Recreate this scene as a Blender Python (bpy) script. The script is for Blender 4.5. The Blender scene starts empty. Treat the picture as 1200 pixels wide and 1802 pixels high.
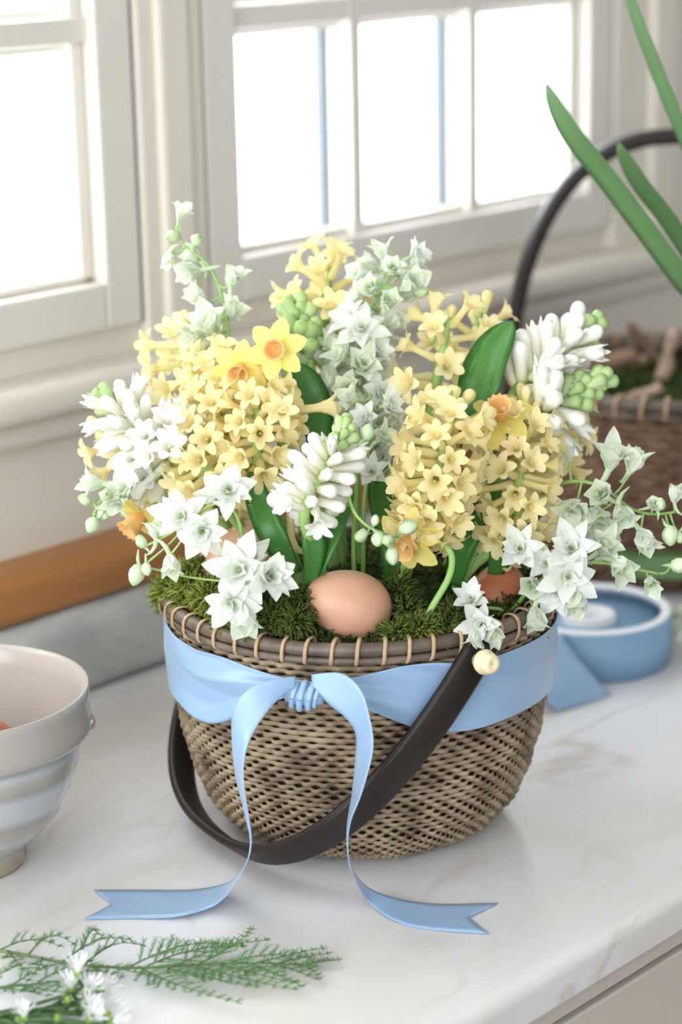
import bpy, math, random
import numpy as np
from mathutils import Vector, Matrix, Quaternion

random.seed(7)
rng = random.Random(11)
PI = math.pi
scene = bpy.context.scene

# ------------------------------------------------------------------ camera
FPX = 3900.0
_X = np.array([3700.0, 1131.0, -FPX]); _U = np.array([-290.0, 14100.0, 4000.0])
_U /= np.linalg.norm(_U); _X -= _U * (_X @ _U); _X /= np.linalg.norm(_X); _Y = np.cross(_U, _X)
RM = np.array([_X, _Y, _U])
CAM = np.array([-1.0327335, -0.93626976, 0.60602018])
cam_data = bpy.data.cameras.new('camera')
cam = bpy.data.objects.new('camera', cam_data)
scene.collection.objects.link(cam)
cam_data.sensor_fit = 'HORIZONTAL'; cam_data.sensor_width = 24.0
cam_data.lens = FPX * 24.0 / 1200.0
cam_data.clip_start = 0.05; cam_data.clip_end = 100
M4 = Matrix([[RM[i][0], RM[i][1], RM[i][2], CAM[i]] for i in range(3)] + [[0, 0, 0, 1]])
cam.matrix_world = M4
cam_data.dof.use_dof = True
cam_data.dof.focus_distance = 1.37
cam_data.dof.aperture_fstop = 4.2
scene.camera = cam

# ------------------------------------------------------------------ world, lights, exposure
w = bpy.data.worlds.new('overcast'); scene.world = w; w.use_nodes = True
wb = w.node_tree.nodes['Background']
wb.inputs[0].default_value = (0.91, 0.955, 1.0, 1); wb.inputs[1].default_value = 3.0
def portal(name, loc, target, sx, sy):
    """a sampling guide in a window opening for the sky light; adds no light of its own"""
    d = bpy.data.lights.new(name, 'AREA'); d.shape = 'RECTANGLE'; d.size = sx; d.size_y = sy; d.energy = 1
    d.cycles.is_portal = True
    o = bpy.data.objects.new(name, d); scene.collection.objects.link(o); o.location = loc
    o.rotation_euler = (Vector(target) - Vector(loc)).to_track_quat('-Z', 'Z' if abs(target[2] - loc[2]) < .01 else 'Y').to_euler()
# daylight enters by the two windows in view, a tall window in the left wall and an unseen opening added behind the camera for fill
LW = (-1.95, 0.30, 0.0, 1.45)      # left wall opening: y0, y1, z0, z1
FW = (-1.9, -1.1, 0.50, 1.40)       # front wall opening, added and sized for fill light: x0, x1, z0, z1
portal('window_light_a', (-0.258, 0.42, 0.716), (-0.258, -1, 0.716), 0.80, 0.90)
portal('window_light_b', (0.50, 0.42, 0.716), (0.50, -1, 0.716), 0.56, 0.90)
portal('window_light_left', (-2.42, sum(LW[:2]) / 2, sum(LW[2:]) / 2), (0, sum(LW[:2]) / 2, sum(LW[2:]) / 2), LW[1] - LW[0], LW[3] - LW[2])
portal('window_light_front', (sum(FW[:2]) / 2, -2.42, sum(FW[2:]) / 2), (sum(FW[:2]) / 2, 0, sum(FW[2:]) / 2), FW[1] - FW[0], FW[3] - FW[2])
scene.view_settings.view_transform = 'Standard'
scene.view_settings.look = 'None'
scene.view_settings.gamma = 1.0
scene.view_settings.use_curve_mapping = False
scene.view_settings.exposure = 1.25

# ------------------------------------------------------------------ helpers
def at(px, py, dep):
    v = RM @ np.array([(px - 600) / FPX * dep, (901 - py) / FPX * dep, -dep])
    return Vector((CAM + v).tolist())
def onz(px, py, z=0.0):
    v = RM @ np.array([px - 600, 901 - py, -FPX]); t = (z - CAM[2]) / v[2]
    return Vector((CAM + t * v).tolist())
def idir(dx, dy, tow):
    return Vector((RM @ np.array([dx, dy, tow])).tolist()).normalized()
COL = scene.collection
def link(o): COL.objects.link(o); return o
def setp(o, label=None, cat=None, group=None, kind=None):
    if label: o['label'] = label
    if cat: o['category'] = cat
    if group: o['group'] = group
    if kind: o['kind'] = kind
    return o
def thing(name, label, cat, loc=(0, 0, 0), group=None, kind=None):
    o = bpy.data.objects.new(name, None); link(o); o.location = loc
    o.empty_display_size = 0.02
    return setp(o, label, cat, group, kind)
class MB:
    def __init__(s): s.v = []; s.f = []; s.p = []
    def add(s, vs, fs, ps=0.0):
        n = len(s.v); s.v += [tuple(v) for v in vs]
        s.f += [tuple(i + n for i in f) for f in fs]
        s.p += list(ps) if hasattr(ps, '__len__') else [ps] * len(vs)
        return s
    def mesh(s, name, mat=None, smooth=True, off=None):
        me = bpy.data.meshes.new(name)
        vs = s.v if off is None else [(a - off[0], b - off[1], c - off[2]) for a, b, c in s.v]
        me.from_pydata(vs, [], s.f); me.update()
        at_ = me.attributes.new('pig', 'FLOAT', 'POINT'); at_.data.foreach_set('value', s.p)
        if smooth: me.polygons.foreach_set('use_smooth', [True] * len(me.polygons))
        if mat: me.materials.append(mat)
        return me
    def build(s, name, mat, parent=None, smooth=True, loc=None):
        """vertices are world coordinates; the object is put under parent keeping its place"""
        base = world_loc(parent) if parent else Vector(loc or (0, 0, 0))
        me = s.mesh(name, mat, smooth, base)
        o = bpy.data.objects.new(name, me); link(o)
        if parent: o.parent = parent
        else: o.location = base
        return o
def world_loc(o):
    v = Vector((0, 0, 0))
    while o is not None:
        v += Vector(o.location); o = o.parent
    return v
def inst(name, me, parent, pos, d, roll=0.0, scale=1.0):
    """one object that shares mesh `me`, local +Z along d, at world pos"""
    o = bpy.data.objects.new(name, me); link(o); o.parent = parent
    q = Vector(d).to_track_quat('Z', 'Y') @ Quaternion((0, 0, 1), roll)
    o.rotation_mode = 'QUATERNION'; o.rotation_quaternion = q
    o.location = Vector(pos) - world_loc(parent)
    o.scale = (scale,) * 3 if not hasattr(scale, '__len__') else scale
    return o
def box(mb, x0, x1, y0, y1, z0, z1, p=0.0):
    vs = [(x, y, z) for z in (z0, z1) for y in (y0, y1) for x in (x0, x1)]
    mb.add(vs, [(0, 2, 3, 1), (4, 5, 7, 6), (0, 1, 5, 4), (2, 6, 7, 3), (0, 4, 6, 2), (1, 3, 7, 5)], p)
    return mb
def bevel(o, wd=0.002, seg=2):
    m = o.modifiers.new('bevel', 'BEVEL'); m.width = wd; m.segments = seg; m.limit_method = 'ANGLE'
    m.harden_normals = False
    return o
def cr(pts, n):
    """Catmull-Rom through points, n samples in all"""
    P = [Vector(p) for p in pts]
    if len(P) == 2: return [P[0].lerp(P[1], i / (n - 1)) for i in range(n)]
    E = [P[0] * 2 - P[1]] + P + [P[-1] * 2 - P[-2]]
    out = []
    for i in range(n):
        u = i / (n - 1) * (len(P) - 1); k = min(int(u), len(P) - 2); t = u - k
        a, b, c, d = E[k:k + 4]
        out.append(0.5 * ((2 * b) + (c - a) * t + (2 * a - 5 * b + 4 * c - d) * t * t + (3 * b - a - 3 * c + d) * t ** 3))
    return out
def frames(pts, up=None):
    T = []
    for i in range(len(pts)):
        a = pts[max(i - 1, 0)]; b = pts[min(i + 1, len(pts) - 1)]
        T.append((b - a).normalized())
    n = T[0].orthogonal().normalized() if up is None else (up - T[0] * up.dot(T[0])).normalized()
    N = []
    for t in T:
        n = (n - t * n.dot(t))
        n = n.normalized() if n.length > 1e-6 else t.orthogonal().normalized()
        N.append(n)
    return T, N
def tube(mb, pts, rad, ns=6, pig=0.0, caps=True, flat=1.0, up=None, closed=False):
    T, N = frames(pts, up); vs = []; ps = []; n = len(pts)
    for i, p in enumerate(pts):
        r = rad[i] if hasattr(rad, '__len__') else rad
        B = T[i].cross(N[i])
        for k in range(ns):
            a = 2 * PI * k / ns
            vs.append(p + N[i] * (math.cos(a) * r * flat) + B * (math.sin(a) * r))
            ps.append(pig[i] if hasattr(pig, '__len__') else pig)
    fs = []
    for i in range(n - 1):
        for k in range(ns):
            k2 = (k + 1) % ns
            fs.append((i * ns + k, i * ns + k2, (i + 1) * ns + k2, (i + 1) * ns + k))
    if caps:
        fs.append(tuple(reversed(range(ns)))); fs.append(tuple(range((n - 1) * ns, n * ns)))
    mb.add(vs, fs, ps); return mb
def lathe(mb, prof, n=32, centre=(0, 0, 0), pig=None, closed=False, lobes=0, lob=0.0):
    cx, cy, cz = centre; vs = []; ps = []
    for j, (r, z) in enumerate(prof):
        for k in range(n):
            a = 2 * PI * k / n
            rr = r * (1 + lob * math.cos(lobes * a)) if lobes else r
            vs.append((cx + rr * math.cos(a), cy + rr * math.sin(a), cz + z))
            ps.append(pig[j] if pig else 0.0)
    fs = []; m = len(prof)
    for j in range(m if closed else m - 1):
        j2 = (j + 1) % m
        for k in range(n):
            k2 = (k + 1) % n
            fs.append((j * n + k, j * n + k2, j2 * n + k2, j2 * n + k))
    mb.add(vs, fs, ps); return mb
def petal(mb, prof, ang, pig=None, thick=0.0003, twist=0.0, mid=0.0):
    """prof rows (r, z, halfwidth, cup); a cupped curved petal sheet round the Z axis"""
    ca, sa = math.cos(ang), math.sin(ang); vs = []; ps = []
    for j, (r, z, hw, cup) in enumerate(prof):
        j0, j1 = max(j - 1, 0), min(j + 1, len(prof) - 1)
        dr, dz = prof[j1][0] - prof[j0][0], prof[j1][1] - prof[j0][1]
        L = math.hypot(dr, dz) or 1; nr, nz = -dz / L, dr / L       # upper normal in the r-z plane
        pg = pig[j] if pig else 0.0
        tw = twist * j / len(prof)
        for s in (-1, -0.5, 0, 0.5, 1):
            o = cup * s * s - tw * hw * s
            rr, zz, tt = r + nr * o, z + nz * o, s * hw
            vs.append((rr * ca - tt * sa, rr * sa + tt * ca, zz)); ps.append(pg * (1 - mid * abs(s)))
    fs = [(j * 5 + k, j * 5 + k + 1, (j + 1) * 5 + k + 1, (j + 1) * 5 + k) for j in range(len(prof) - 1) for k in range(4)]
    mb.add(vs, fs, ps); return mb
def leaf(mb, pts, width, normal, n=18, thick=0.0009, cup=0.25, shape=None, pig=0.0):
    """a strap leaf: closed section of six points, keel below"""
    P = cr(pts, n); T, N = frames(P, Vector(normal)); vs = []; ps = []
    for i, p in enumerate(P):
        t = i / (n - 1); s = shape(t) if shape else 1.0
        hw = width * 0.5 * max(s, 0.02); S = T[i].cross(N[i]).normalized(); U = N[i]
        for (a, o) in ((-1, cup * hw), (-0.5, cup * hw * 0.3 + thick), (0, thick), (0.5, cup * hw * 0.3 + thick), (1, cup * hw),
                       (0.5, cup * hw * 0.3 - thick), (0, -thick * 1.6), (-0.5, cup * hw * 0.3 - thick)):
            vs.append(p + S * (a * hw) + U * o); ps.append(pig + 0.6 * (1 - abs(a)) * 0.3)
    fs = []
    for i in range(n - 1):
        for k in range(8):
            k2 = (k + 1) % 8
            fs.append((i * 8 + k, i * 8 + k2, (i + 1) * 8 + k2, (i + 1) * 8 + k))
    fs.append(tuple(reversed(range(8)))); fs.append(tuple(range((n - 1) * 8, n * 8)))
    mb.add(vs, fs, ps); return mb

# ------------------------------------------------------------------ materials
def mat(name, col, rough=0.5, **k):
    m = bpy.data.materials.new(name); m.use_nodes = True
    b = m.node_tree.nodes['Principled BSDF']
    b.inputs['Base Color'].default_value = (*col, 1); b.inputs['Roughness'].default_value = rough
    for kk, v in k.items():
        b.inputs[kk.replace('_', ' ')].default_value = v
    return m
def nodes(m): return m.node_tree.nodes, m.node_tree.links, m.node_tree.nodes['Principled BSDF']
def ramp(N, stops):
    r = N.new('ShaderNodeValToRGB'); e = r.color_ramp.elements
    while len(e) < len(stops): e.new(0.5)
    for i, (p, c) in enumerate(stops): e[i].position = p; e[i].color = (*c, 1)
    return r
def noise_mat(name, stops, scale, rough=0.5, detail=4, coord='Object', bump=0.0, bscale=None, stretch=None, **k):
    m = mat(name, stops[0][1], rough, **k); N, L, b = nodes(m)
    tc = N.new('ShaderNodeTexCoord'); mp = N.new('ShaderNodeMapping'); L.new(tc.outputs[coord], mp.inputs[0])
    if stretch: mp.inputs['Scale'].default_value = stretch
    nz = N.new('ShaderNodeTexNoise'); nz.inputs['Scale'].default_value = scale; nz.inputs['Detail'].default_value = detail
    L.new(mp.outputs[0], nz.inputs['Vector'])
    r = ramp(N, stops); L.new(nz.outputs['Fac'], r.inputs[0]); L.new(r.outputs[0], b.inputs['Base Color'])
    if bump:
        n2 = N.new('ShaderNodeTexNoise'); n2.inputs['Scale'].default_value = bscale or scale * 3
        L.new(mp.outputs[0], n2.inputs['Vector'])
        bp = N.new('ShaderNodeBump'); bp.inputs['Strength'].default_value = bump; bp.inputs['Distance'].default_value = 0.002
        L.new(n2.outputs['Fac'], bp.inputs['Height']); L.new(bp.outputs[0], b.inputs['Normal'])
    return m
def petal_mat(name, c0, c1, trans=0.35, vary=0.12, rough=0.55):
    """pigment c0 -> c1 along the 'pig' attribute, brightness varies a little from bloom to bloom; part of the light passes through"""
    m = mat(name, c0, rough); N, L, b = nodes(m)
    a = N.new('ShaderNodeAttribute'); a.attribute_name = 'pig'
    r = ramp(N, [(0, c0), (1, c1)]); L.new(a.outputs['Fac'], r.inputs[0])
    oi = N.new('ShaderNodeObjectInfo')
    mr = N.new('ShaderNodeMapRange'); mr.inputs['To Min'].default_value = 1 - vary; mr.inputs['To Max'].default_value = 1.0
    L.new(oi.outputs['Random'], mr.inputs['Value'])
    mx = N.new('ShaderNodeMix'); mx.data_type = 'RGBA'; mx.blend_type = 'MULTIPLY'; mx.inputs['Factor'].default_value = 1
    L.new(r.outputs[0], mx.inputs['A']); L.new(mr.outputs[0], mx.inputs['B'])
    L.new(mx.outputs['Result'], b.inputs['Base Color'])
    b.inputs['Specular IOR Level'].default_value = 0.3
    if trans:
        tr = N.new('ShaderNodeBsdfTranslucent'); L.new(mx.outputs['Result'], tr.inputs[0])
        ms = N.new('ShaderNodeMixShader'); ms.inputs[0].default_value = trans
        L.new(b.outputs[0], ms.inputs[1]); L.new(tr.outputs[0], ms.inputs[2])
        out = [n for n in N if n.type == 'OUTPUT_MATERIAL'][0]; L.new(ms.outputs[0], out.inputs[0])
    return m
MAT = {}
MAT['paint'] = noise_mat('warm_white_paint', [(0.35, (0.68, 0.625, 0.53)), (0.7, (0.71, 0.655, 0.565))], 3, 0.42, bump=0.02, bscale=60)
MAT['room'] = noise_mat('room_white_paint', [(0.35, (0.74, 0.74, 0.74)), (0.7, (0.76, 0.76, 0.76))], 3, 0.5)
MAT['sash'] = mat('white_sash_paint', (0.70, 0.66, 0.585), 0.38)
MAT['gap'] = mat('dark_gap', (0.20, 0.21, 0.20), 0.8)
MAT['spacer'] = mat('glazing_spacer', (0.10, 0.13, 0.16), 0.5)  # blue-grey stands for shade on the outer sides of the muntins
g = bpy.data.materials.new('window_glass'); g.use_nodes = True
_N, _L = g.node_tree.nodes, g.node_tree.links; _N.clear()
_o = _N.new('ShaderNodeOutputMaterial'); _m = _N.new('ShaderNodeMixShader'); _t = _N.new('ShaderNodeBsdfTransparent'); _g = _N.new('ShaderNodeBsdfGlossy'); _g.inputs['Roughness'].default_value = 0.0
_m.inputs[0].default_value = 0.05; _L.new(_t.outputs[0], _m.inputs[1]); _L.new(_g.outputs[0], _m.inputs[2]); _L.new(_m.outputs[0], _o.inputs[0])
MAT['glass'] = g
MAT['cabinet'] = mat('putty_cabinet_paint', (0.56, 0.51, 0.44), 0.45)
MAT['wood'] = noise_mat('honey_oak', [(0.3, (0.34, 0.135, 0.035)), (0.55, (0.46, 0.20, 0.06)), (0.75, (0.52, 0.25, 0.085))], 9, 0.42, stretch=(0.25, 4, 4))
MAT['floor'] = noise_mat('oak_floor', [(0.3, (0.10, 0.07, 0.05)), (0.7, (0.16, 0.11, 0.08))], 4, 0.5, stretch=(0.2, 3, 1))
def marble(name, lo, hi, vein, scale=1.0):
    m = mat(name, hi, 0.22); N, L, b = nodes(m)
    tc = N.new('ShaderNodeTexCoord'); mp = N.new('ShaderNodeMapping'); L.new(tc.outputs['Object'], mp.inputs[0])
    mp.inputs['Rotation'].default_value = (0, 0, -0.55); mp.inputs['Scale'].default_value = (scale * 0.6, scale * 1.7, scale)
    n1 = N.new('ShaderNodeTexNoise'); n1.inputs['Scale'].default_value = 4.5; n1.inputs['Detail'].default_value = 5; n1.inputs['Distortion'].default_value = 0.6
    L.new(mp.outputs[0], n1.inputs['Vector'])
    r1 = ramp(N, [(0.40, lo), (0.58, hi)]); L.new(n1.outputs['Fac'], r1.inputs[0])
    n2 = N.new('ShaderNodeTexNoise'); n2.inputs['Scale'].default_value = 3.1; n2.inputs['Detail'].default_value = 7; n2.inputs['Distortion'].default_value = 1.1
    L.new(mp.outputs[0], n2.inputs['Vector'])
    s = N.new('ShaderNodeMath'); s.operation = 'SUBTRACT'; L.new(n2.outputs['Fac'], s.inputs[0]); s.inputs[1].default_value = 0.5
    ab = N.new('ShaderNodeMath'); ab.operation = 'ABSOLUTE'; L.new(s.outputs[0], ab.inputs[0])
    r2 = ramp(N, [(0.0, (1, 1, 1)), (0.018, (0, 0, 0))]); L.new(ab.outputs[0], r2.inputs[0])
    n3 = N.new('ShaderNodeTexNoise'); n3.inputs['Scale'].default_value = 5; L.new(mp.outputs[0], n3.inputs['Vector'])
    r3 = ramp(N, [(0.48, (0, 0, 0)), (0.62, (0.75, 0.75, 0.75))]); L.new(n3.outputs['Fac'], r3.inputs[0])
    mu = N.new('ShaderNodeMath'); mu.operation = 'MULTIPLY'; L.new(r2.outputs[0], mu.inputs[0]); L.new(r3.outputs[0], mu.inputs[1])
    mx = N.new('ShaderNodeMix'); mx.data_type = 'RGBA'; L.new(mu.outputs[0], mx.inputs['Factor'])
    L.new(r1.outputs[0], mx.inputs['A']); mx.inputs['B'].default_value = (*vein, 1)
    L.new(mx.outputs['Result'], b.inputs['Base Color'])
    return m
MAT['marble'] = marble('white_marble', (0.68, 0.65, 0.605), (0.75, 0.75, 0.765), (0.58, 0.52, 0.45))
MAT['marble2'] = marble('grey_marble', (0.42, 0.43, 0.41), (0.58, 0.585, 0.56), (0.22, 0.23, 0.23), 2.2)
MAT['yellow'] = petal_mat('yellow_petal', (0.92, 0.88, 0.50), (0.97, 0.87, 0.50), 0.45, 0.08)
MAT['yellowbud'] = petal_mat('yellow_bud', (0.68, 0.76, 0.28), (0.95, 0.85, 0.42), 0.2, 0.08)
MAT['white'] = petal_mat('white_petal', (0.90, 0.88, 0.55), (0.96, 0.945, 0.87), 0.2, 0.05)
MAT['greenbud'] = petal_mat('green_bud', (0.40, 0.60, 0.20), (0.70, 0.82, 0.48), 0.15)
MAT['lark'] = petal_mat('larkspur_petal', (0.92, 0.93, 0.905), (0.62, 0.79, 0.38), 0.45, 0.04)
MAT['larkbud'] = petal_mat('larkspur_bud', (0.78, 0.87, 0.62), (0.40, 0.62, 0.26), 0.2)
MAT['daff'] = petal_mat('daffodil_petal', (0.95, 0.76, 0.18), (0.96, 0.85, 0.28), 0.45, 0.05)
MAT['corona'] = petal_mat('daffodil_corona', (0.95, 0.62, 0.22), (0.96, 0.66, 0.29), 0.35, 0.05)
MAT['stem'] = petal_mat('green_stem', (0.24, 0.44, 0.11), (0.42, 0.60, 0.22), 0.0, 0.2, 0.4)
MAT['leaf'] = petal_mat('green_leaf', (0.055, 0.19, 0.035), (0.12, 0.33, 0.06), 0.15, 0.15, 0.24)
MAT['narc'] = petal_mat('narcissus_leaf', (0.12, 0.235, 0.09), (0.19, 0.34, 0.15), 0.2, 0.1, 0.35)
MAT['moss'] = petal_mat('moss_green', (0.016, 0.042, 0.008), (0.36, 0.42, 0.07), 0.25, 0.0, 0.8)
MAT['mossbed'] = noise_mat('moss_bed', [(0.35, (0.010, 0.020, 0.006)), (0.65, (0.035, 0.06, 0.012))], 60, 0.9, bump=0.8)
MAT['egg'] = noise_mat('brown_eggshell', [(0.35, (0.54, 0.29, 0.175)), (0.7, (0.60, 0.34, 0.22))], 40, 0.42)
MAT['egg2'] = noise_mat('russet_eggshell', [(0.35, (0.42, 0.12, 0.05)), (0.7, (0.50, 0.17, 0.08))], 40, 0.40)
MAT['egg3'] = noise_mat('pale_eggshell', [(0.35, (0.68, 0.40, 0.26)), (0.7, (0.73, 0.46, 0.31))], 40, 0.42)
MAT['handle'] = noise_mat('dark_stained_wood', [(0.3, (0.012, 0.008, 0.007)), (0.7, (0.028, 0.019, 0.016))], 14, 0.42, Specular_IOR_Level=0.3)
MAT['bone'] = mat('bone_peg', (0.78, 0.66, 0.42), 0.35)
MAT['cane'] = noise_mat('rim_cane', [(0.3, (0.06, 0.042, 0.03)), (0.7, (0.20, 0.15, 0.115))], 50, 0.45)
MAT['lash'] = noise_mat('cane_lashing', [(0.3, (0.38, 0.25, 0.13)), (0.7, (0.55, 0.40, 0.24))], 80, 0.45)
MAT['dark'] = mat('dark_basket_lining', (0.035, 0.022, 0.014), 0.85)  # near-black brown stands in for shade between the weavers
def reed(name, c0, c1, c2):
    m = noise_mat(name, [(0.30, c0), (0.5, c1), (0.72, c2)], 45, 0.52, detail=5, coord='Object'); N, L, b = nodes(m)
    return m
MAT['reed'] = reed('woven_reed', (0.085, 0.058, 0.035), (0.26, 0.185, 0.112), (0.40, 0.31, 0.20))
MAT['reed2'] = reed('woven_reed_brown', (0.10, 0.052, 0.030), (0.21, 0.115, 0.065), (0.30, 0.18, 0.11))
MAT['ribbon'] = mat('blue_satin', (0.285, 0.425, 0.615), 0.27, Sheen_Weight=0.2, Sheen_Roughness=0.4)
MAT['ribbon'].node_tree.nodes['Principled BSDF'].inputs['Anisotropic'].default_value = 0.5
MAT['roll'] = mat('blue_ribbon_roll', (0.21, 0.365, 0.54), 0.45)
MAT['paper'] = mat('white_paper_edge', (0.82, 0.83, 0.86), 0.5)
MAT['bark'] = noise_mat('bark', [(0.3, (0.10, 0.05, 0.03)), (0.7, (0.32, 0.20, 0.13))], 30, 0.9, bump=0.5)
MAT['bark2'] = noise_mat('pale_bark', [(0.3, (0.30, 0.18, 0.12)), (0.7, (0.55, 0.40, 0.30))], 30, 0.9, bump=0.5)
MAT['fern'] = petal_mat('fern_green', (0.12, 0.28, 0.09), (0.24, 0.43, 0.17), 0.2, 0.2, 0.5)
MAT['fernstem'] = mat('fern_stem', (0.16, 0.20, 0.09), 0.5)
MAT['asterw'] = petal_mat('aster_petal', (0.92, 0.92, 0.88), (0.92, 0.92, 0.92), 0.3)
MAT['calyx'] = petal_mat('aster_calyx', (0.06, 0.16, 0.03), (0.26, 0.42, 0.09), 0.1, 0.3)
MAT['dstem'] = mat('dark_green_stem', (0.045, 0.11, 0.025), 0.5)
MAT['bulb'] = noise_mat('bulb_skin', [(0.3, (0.22, 0.11, 0.05)), (0.7, (0.40, 0.24, 0.13))], 30, 0.5)
# glazed bowl: bands of grey-beige and pale blue-grey slip that follow the throwing rings
def bowl_mat():
    m = mat('striped_glaze', (0.6, 0.56, 0.5), 0.16); N, L, b = nodes(m)
    tc = N.new('ShaderNodeTexCoord'); sp = N.new('ShaderNodeSeparateXYZ'); L.new(tc.outputs['Object'], sp.inputs[0])
    nz = N.new('ShaderNodeTexNoise'); nz.inputs['Scale'].default_value = 9; L.new(tc.outputs['Object'], nz.inputs['Vector'])
    ma = N.new('ShaderNodeMath'); ma.operation = 'MULTIPLY_ADD'; L.new(nz.outputs['Fac'], ma.inputs[0]); ma.inputs[1].default_value = 0.012
    L.new(sp.outputs['Z'], ma.inputs[2])
    dv = N.new('ShaderNodeMath'); dv.operation = 'DIVIDE'; L.new(ma.outputs[0], dv.inputs[0]); dv.inputs[1].default_value = 0.125
    A = (0.36, 0.325, 0.28); Bc = (0.42, 0.43, 0.44); Cc = (0.29, 0.27, 0.24); Dk = (0.33, 0.26, 0.17)
    r = ramp(N, [(0.0, Dk), (0.10, Dk), (0.16, A), (0.27, A), (0.30, Bc), (0.345, A), (0.41, Cc), (0.45, Bc), (0.56, Bc), (0.60, Cc), (0.66, A), (0.70, Bc), (0.735, Cc), (0.80, A), (1.0, (0.39, 0.355, 0.315))])
    L.new(dv.outputs[0], r.inputs[0]); L.new(r.outputs[0], b.inputs['Base Color'])
    b.inputs['Coat Weight'].default_value = 0.3
    return m
MAT['bowl'] = bowl_mat()
MAT['bowlin'] = noise_mat('bowl_inside_glaze', [(0.3, (0.42, 0.37, 0.325)), (0.7, (0.47, 0.415, 0.37))], 12, 0.2)

# ------------------------------------------------------------------ the setting
WY = 0.360                                   # face of the window casings
ZS0, ZS1 = 0.272, 1.16                       # sash bottom and top
W1 = (-0.66, 0.144); W2 = (0.222, 0.777)
mb = MB()
for (x0, x1, z0, z1) in ((-2.4, W1[0], -0.9, 1.5), (W2[1], 2.4, -0.9, 1.5), (W1[0], W2[1], -0.9, ZS0), (W1[0], W2[1], ZS1, 1.5), (W1[1], W2[0], ZS0, ZS1)):
    box(mb, x0, x1, WY + 0.006, WY + 0.052, z0, z1)
setp(mb.build('wall_back', MAT['paint'], smooth=False), kind='structure')
tn = [0]
def trim(mbx, m, bev=0.003, seg=2):
    tn[0] += 1
    o = mbx.build('trim_%d' % tn[0], m, smooth=False); setp(o, kind='structure')
    if bev: bevel(o, bev, seg)
    return o
# casing boards round the windows (mullion board, right board, left board)
trim(box(MB(), W1[1] + 0.004, W2[0] - 0.004, WY - 0.004, WY + 0.03, 0.246, 1.2), MAT['paint'])
trim(box(MB(), W1[1] + 0.022, W2[0] - 0.022, WY - 0.010, WY + 0.0, 0.246, 1.2), MAT['paint'], 0.004)
trim(box(MB(), W2[1] + 0.004, W2[1] + 0.085, WY - 0.004, WY + 0.03, 0.246, 1.2), MAT['paint'])
trim(box(MB(), W2[1] + 0.060, W2[1] + 0.100, WY - 0.012, WY + 0.0, 0.246, 1.2), MAT['paint'], 0.004)
trim(box(MB(), W1[0] - 0.085, W1[0] - 0.004, WY - 0.004, WY + 0.03, 0.246, 1.2), MAT['paint'])
# stool (window sill) with rounded nose, cove under it
def extrude_x(prof, x0, x1):
    m_ = MB(); n = len(prof); vs = [(x, y, z) for x in (x0, x1) for (y, z) in prof]
    fs = [(k, (k + 1) % n, n + (k + 1) % n, n + k) for k in range(n)]
    fs += [tuple(reversed(range(n))), tuple(range(n, 2 * n))]
    return m_.add(vs, fs)
def nose(y0, y1, z0, z1, r, k=6):
    p = [(y1, z0), (y1, z1)]
    p += [(y0 + r - r * math.sin(a), z1 - r + r * math.cos(a)) for a in [PI / 2 * i / k for i in range(k + 1)]]
    p += [(y0 + r - r * math.cos(a), z0 + r - r * math.sin(a)) for a in [PI / 2 * i / k for i in range(k + 1)]]
    return p
def prof_trim(prof, x0, x1, m, nm=None):
    tn[0] += 1
    o = extrude_x(prof, x0, x1).build(nm or 'trim_%d' % tn[0], m, smooth=False); setp(o, kind='structure')
    md = o.modifiers.new('e', 'EDGE_SPLIT'); md.split_angle = math.radians(40)
    o.data.polygons.foreach_set('use_smooth', [True] * len(o.data.polygons))
    return o
prof_trim(nose(0.322, WY + 0.05, 0.221, 0.249, 0.012), -2.0, 2.0, MAT['paint'])
prof_trim(nose(0.346, WY + 0.02, 0.196, 0.222, 0.010), -2.0, 2.0, MAT['paint'])
# marble upstand and the wooden ledge on it
prof_trim(nose(0.312, WY + 0.006, 0.0005, 0.068, 0.017, 8), -1.9, 1.9, MAT['marble2'])
prof_trim(nose(0.324, WY + 0.006, 0.068, 0.108, 0.011), -1.9, 1.9, MAT['wood'])
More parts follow.
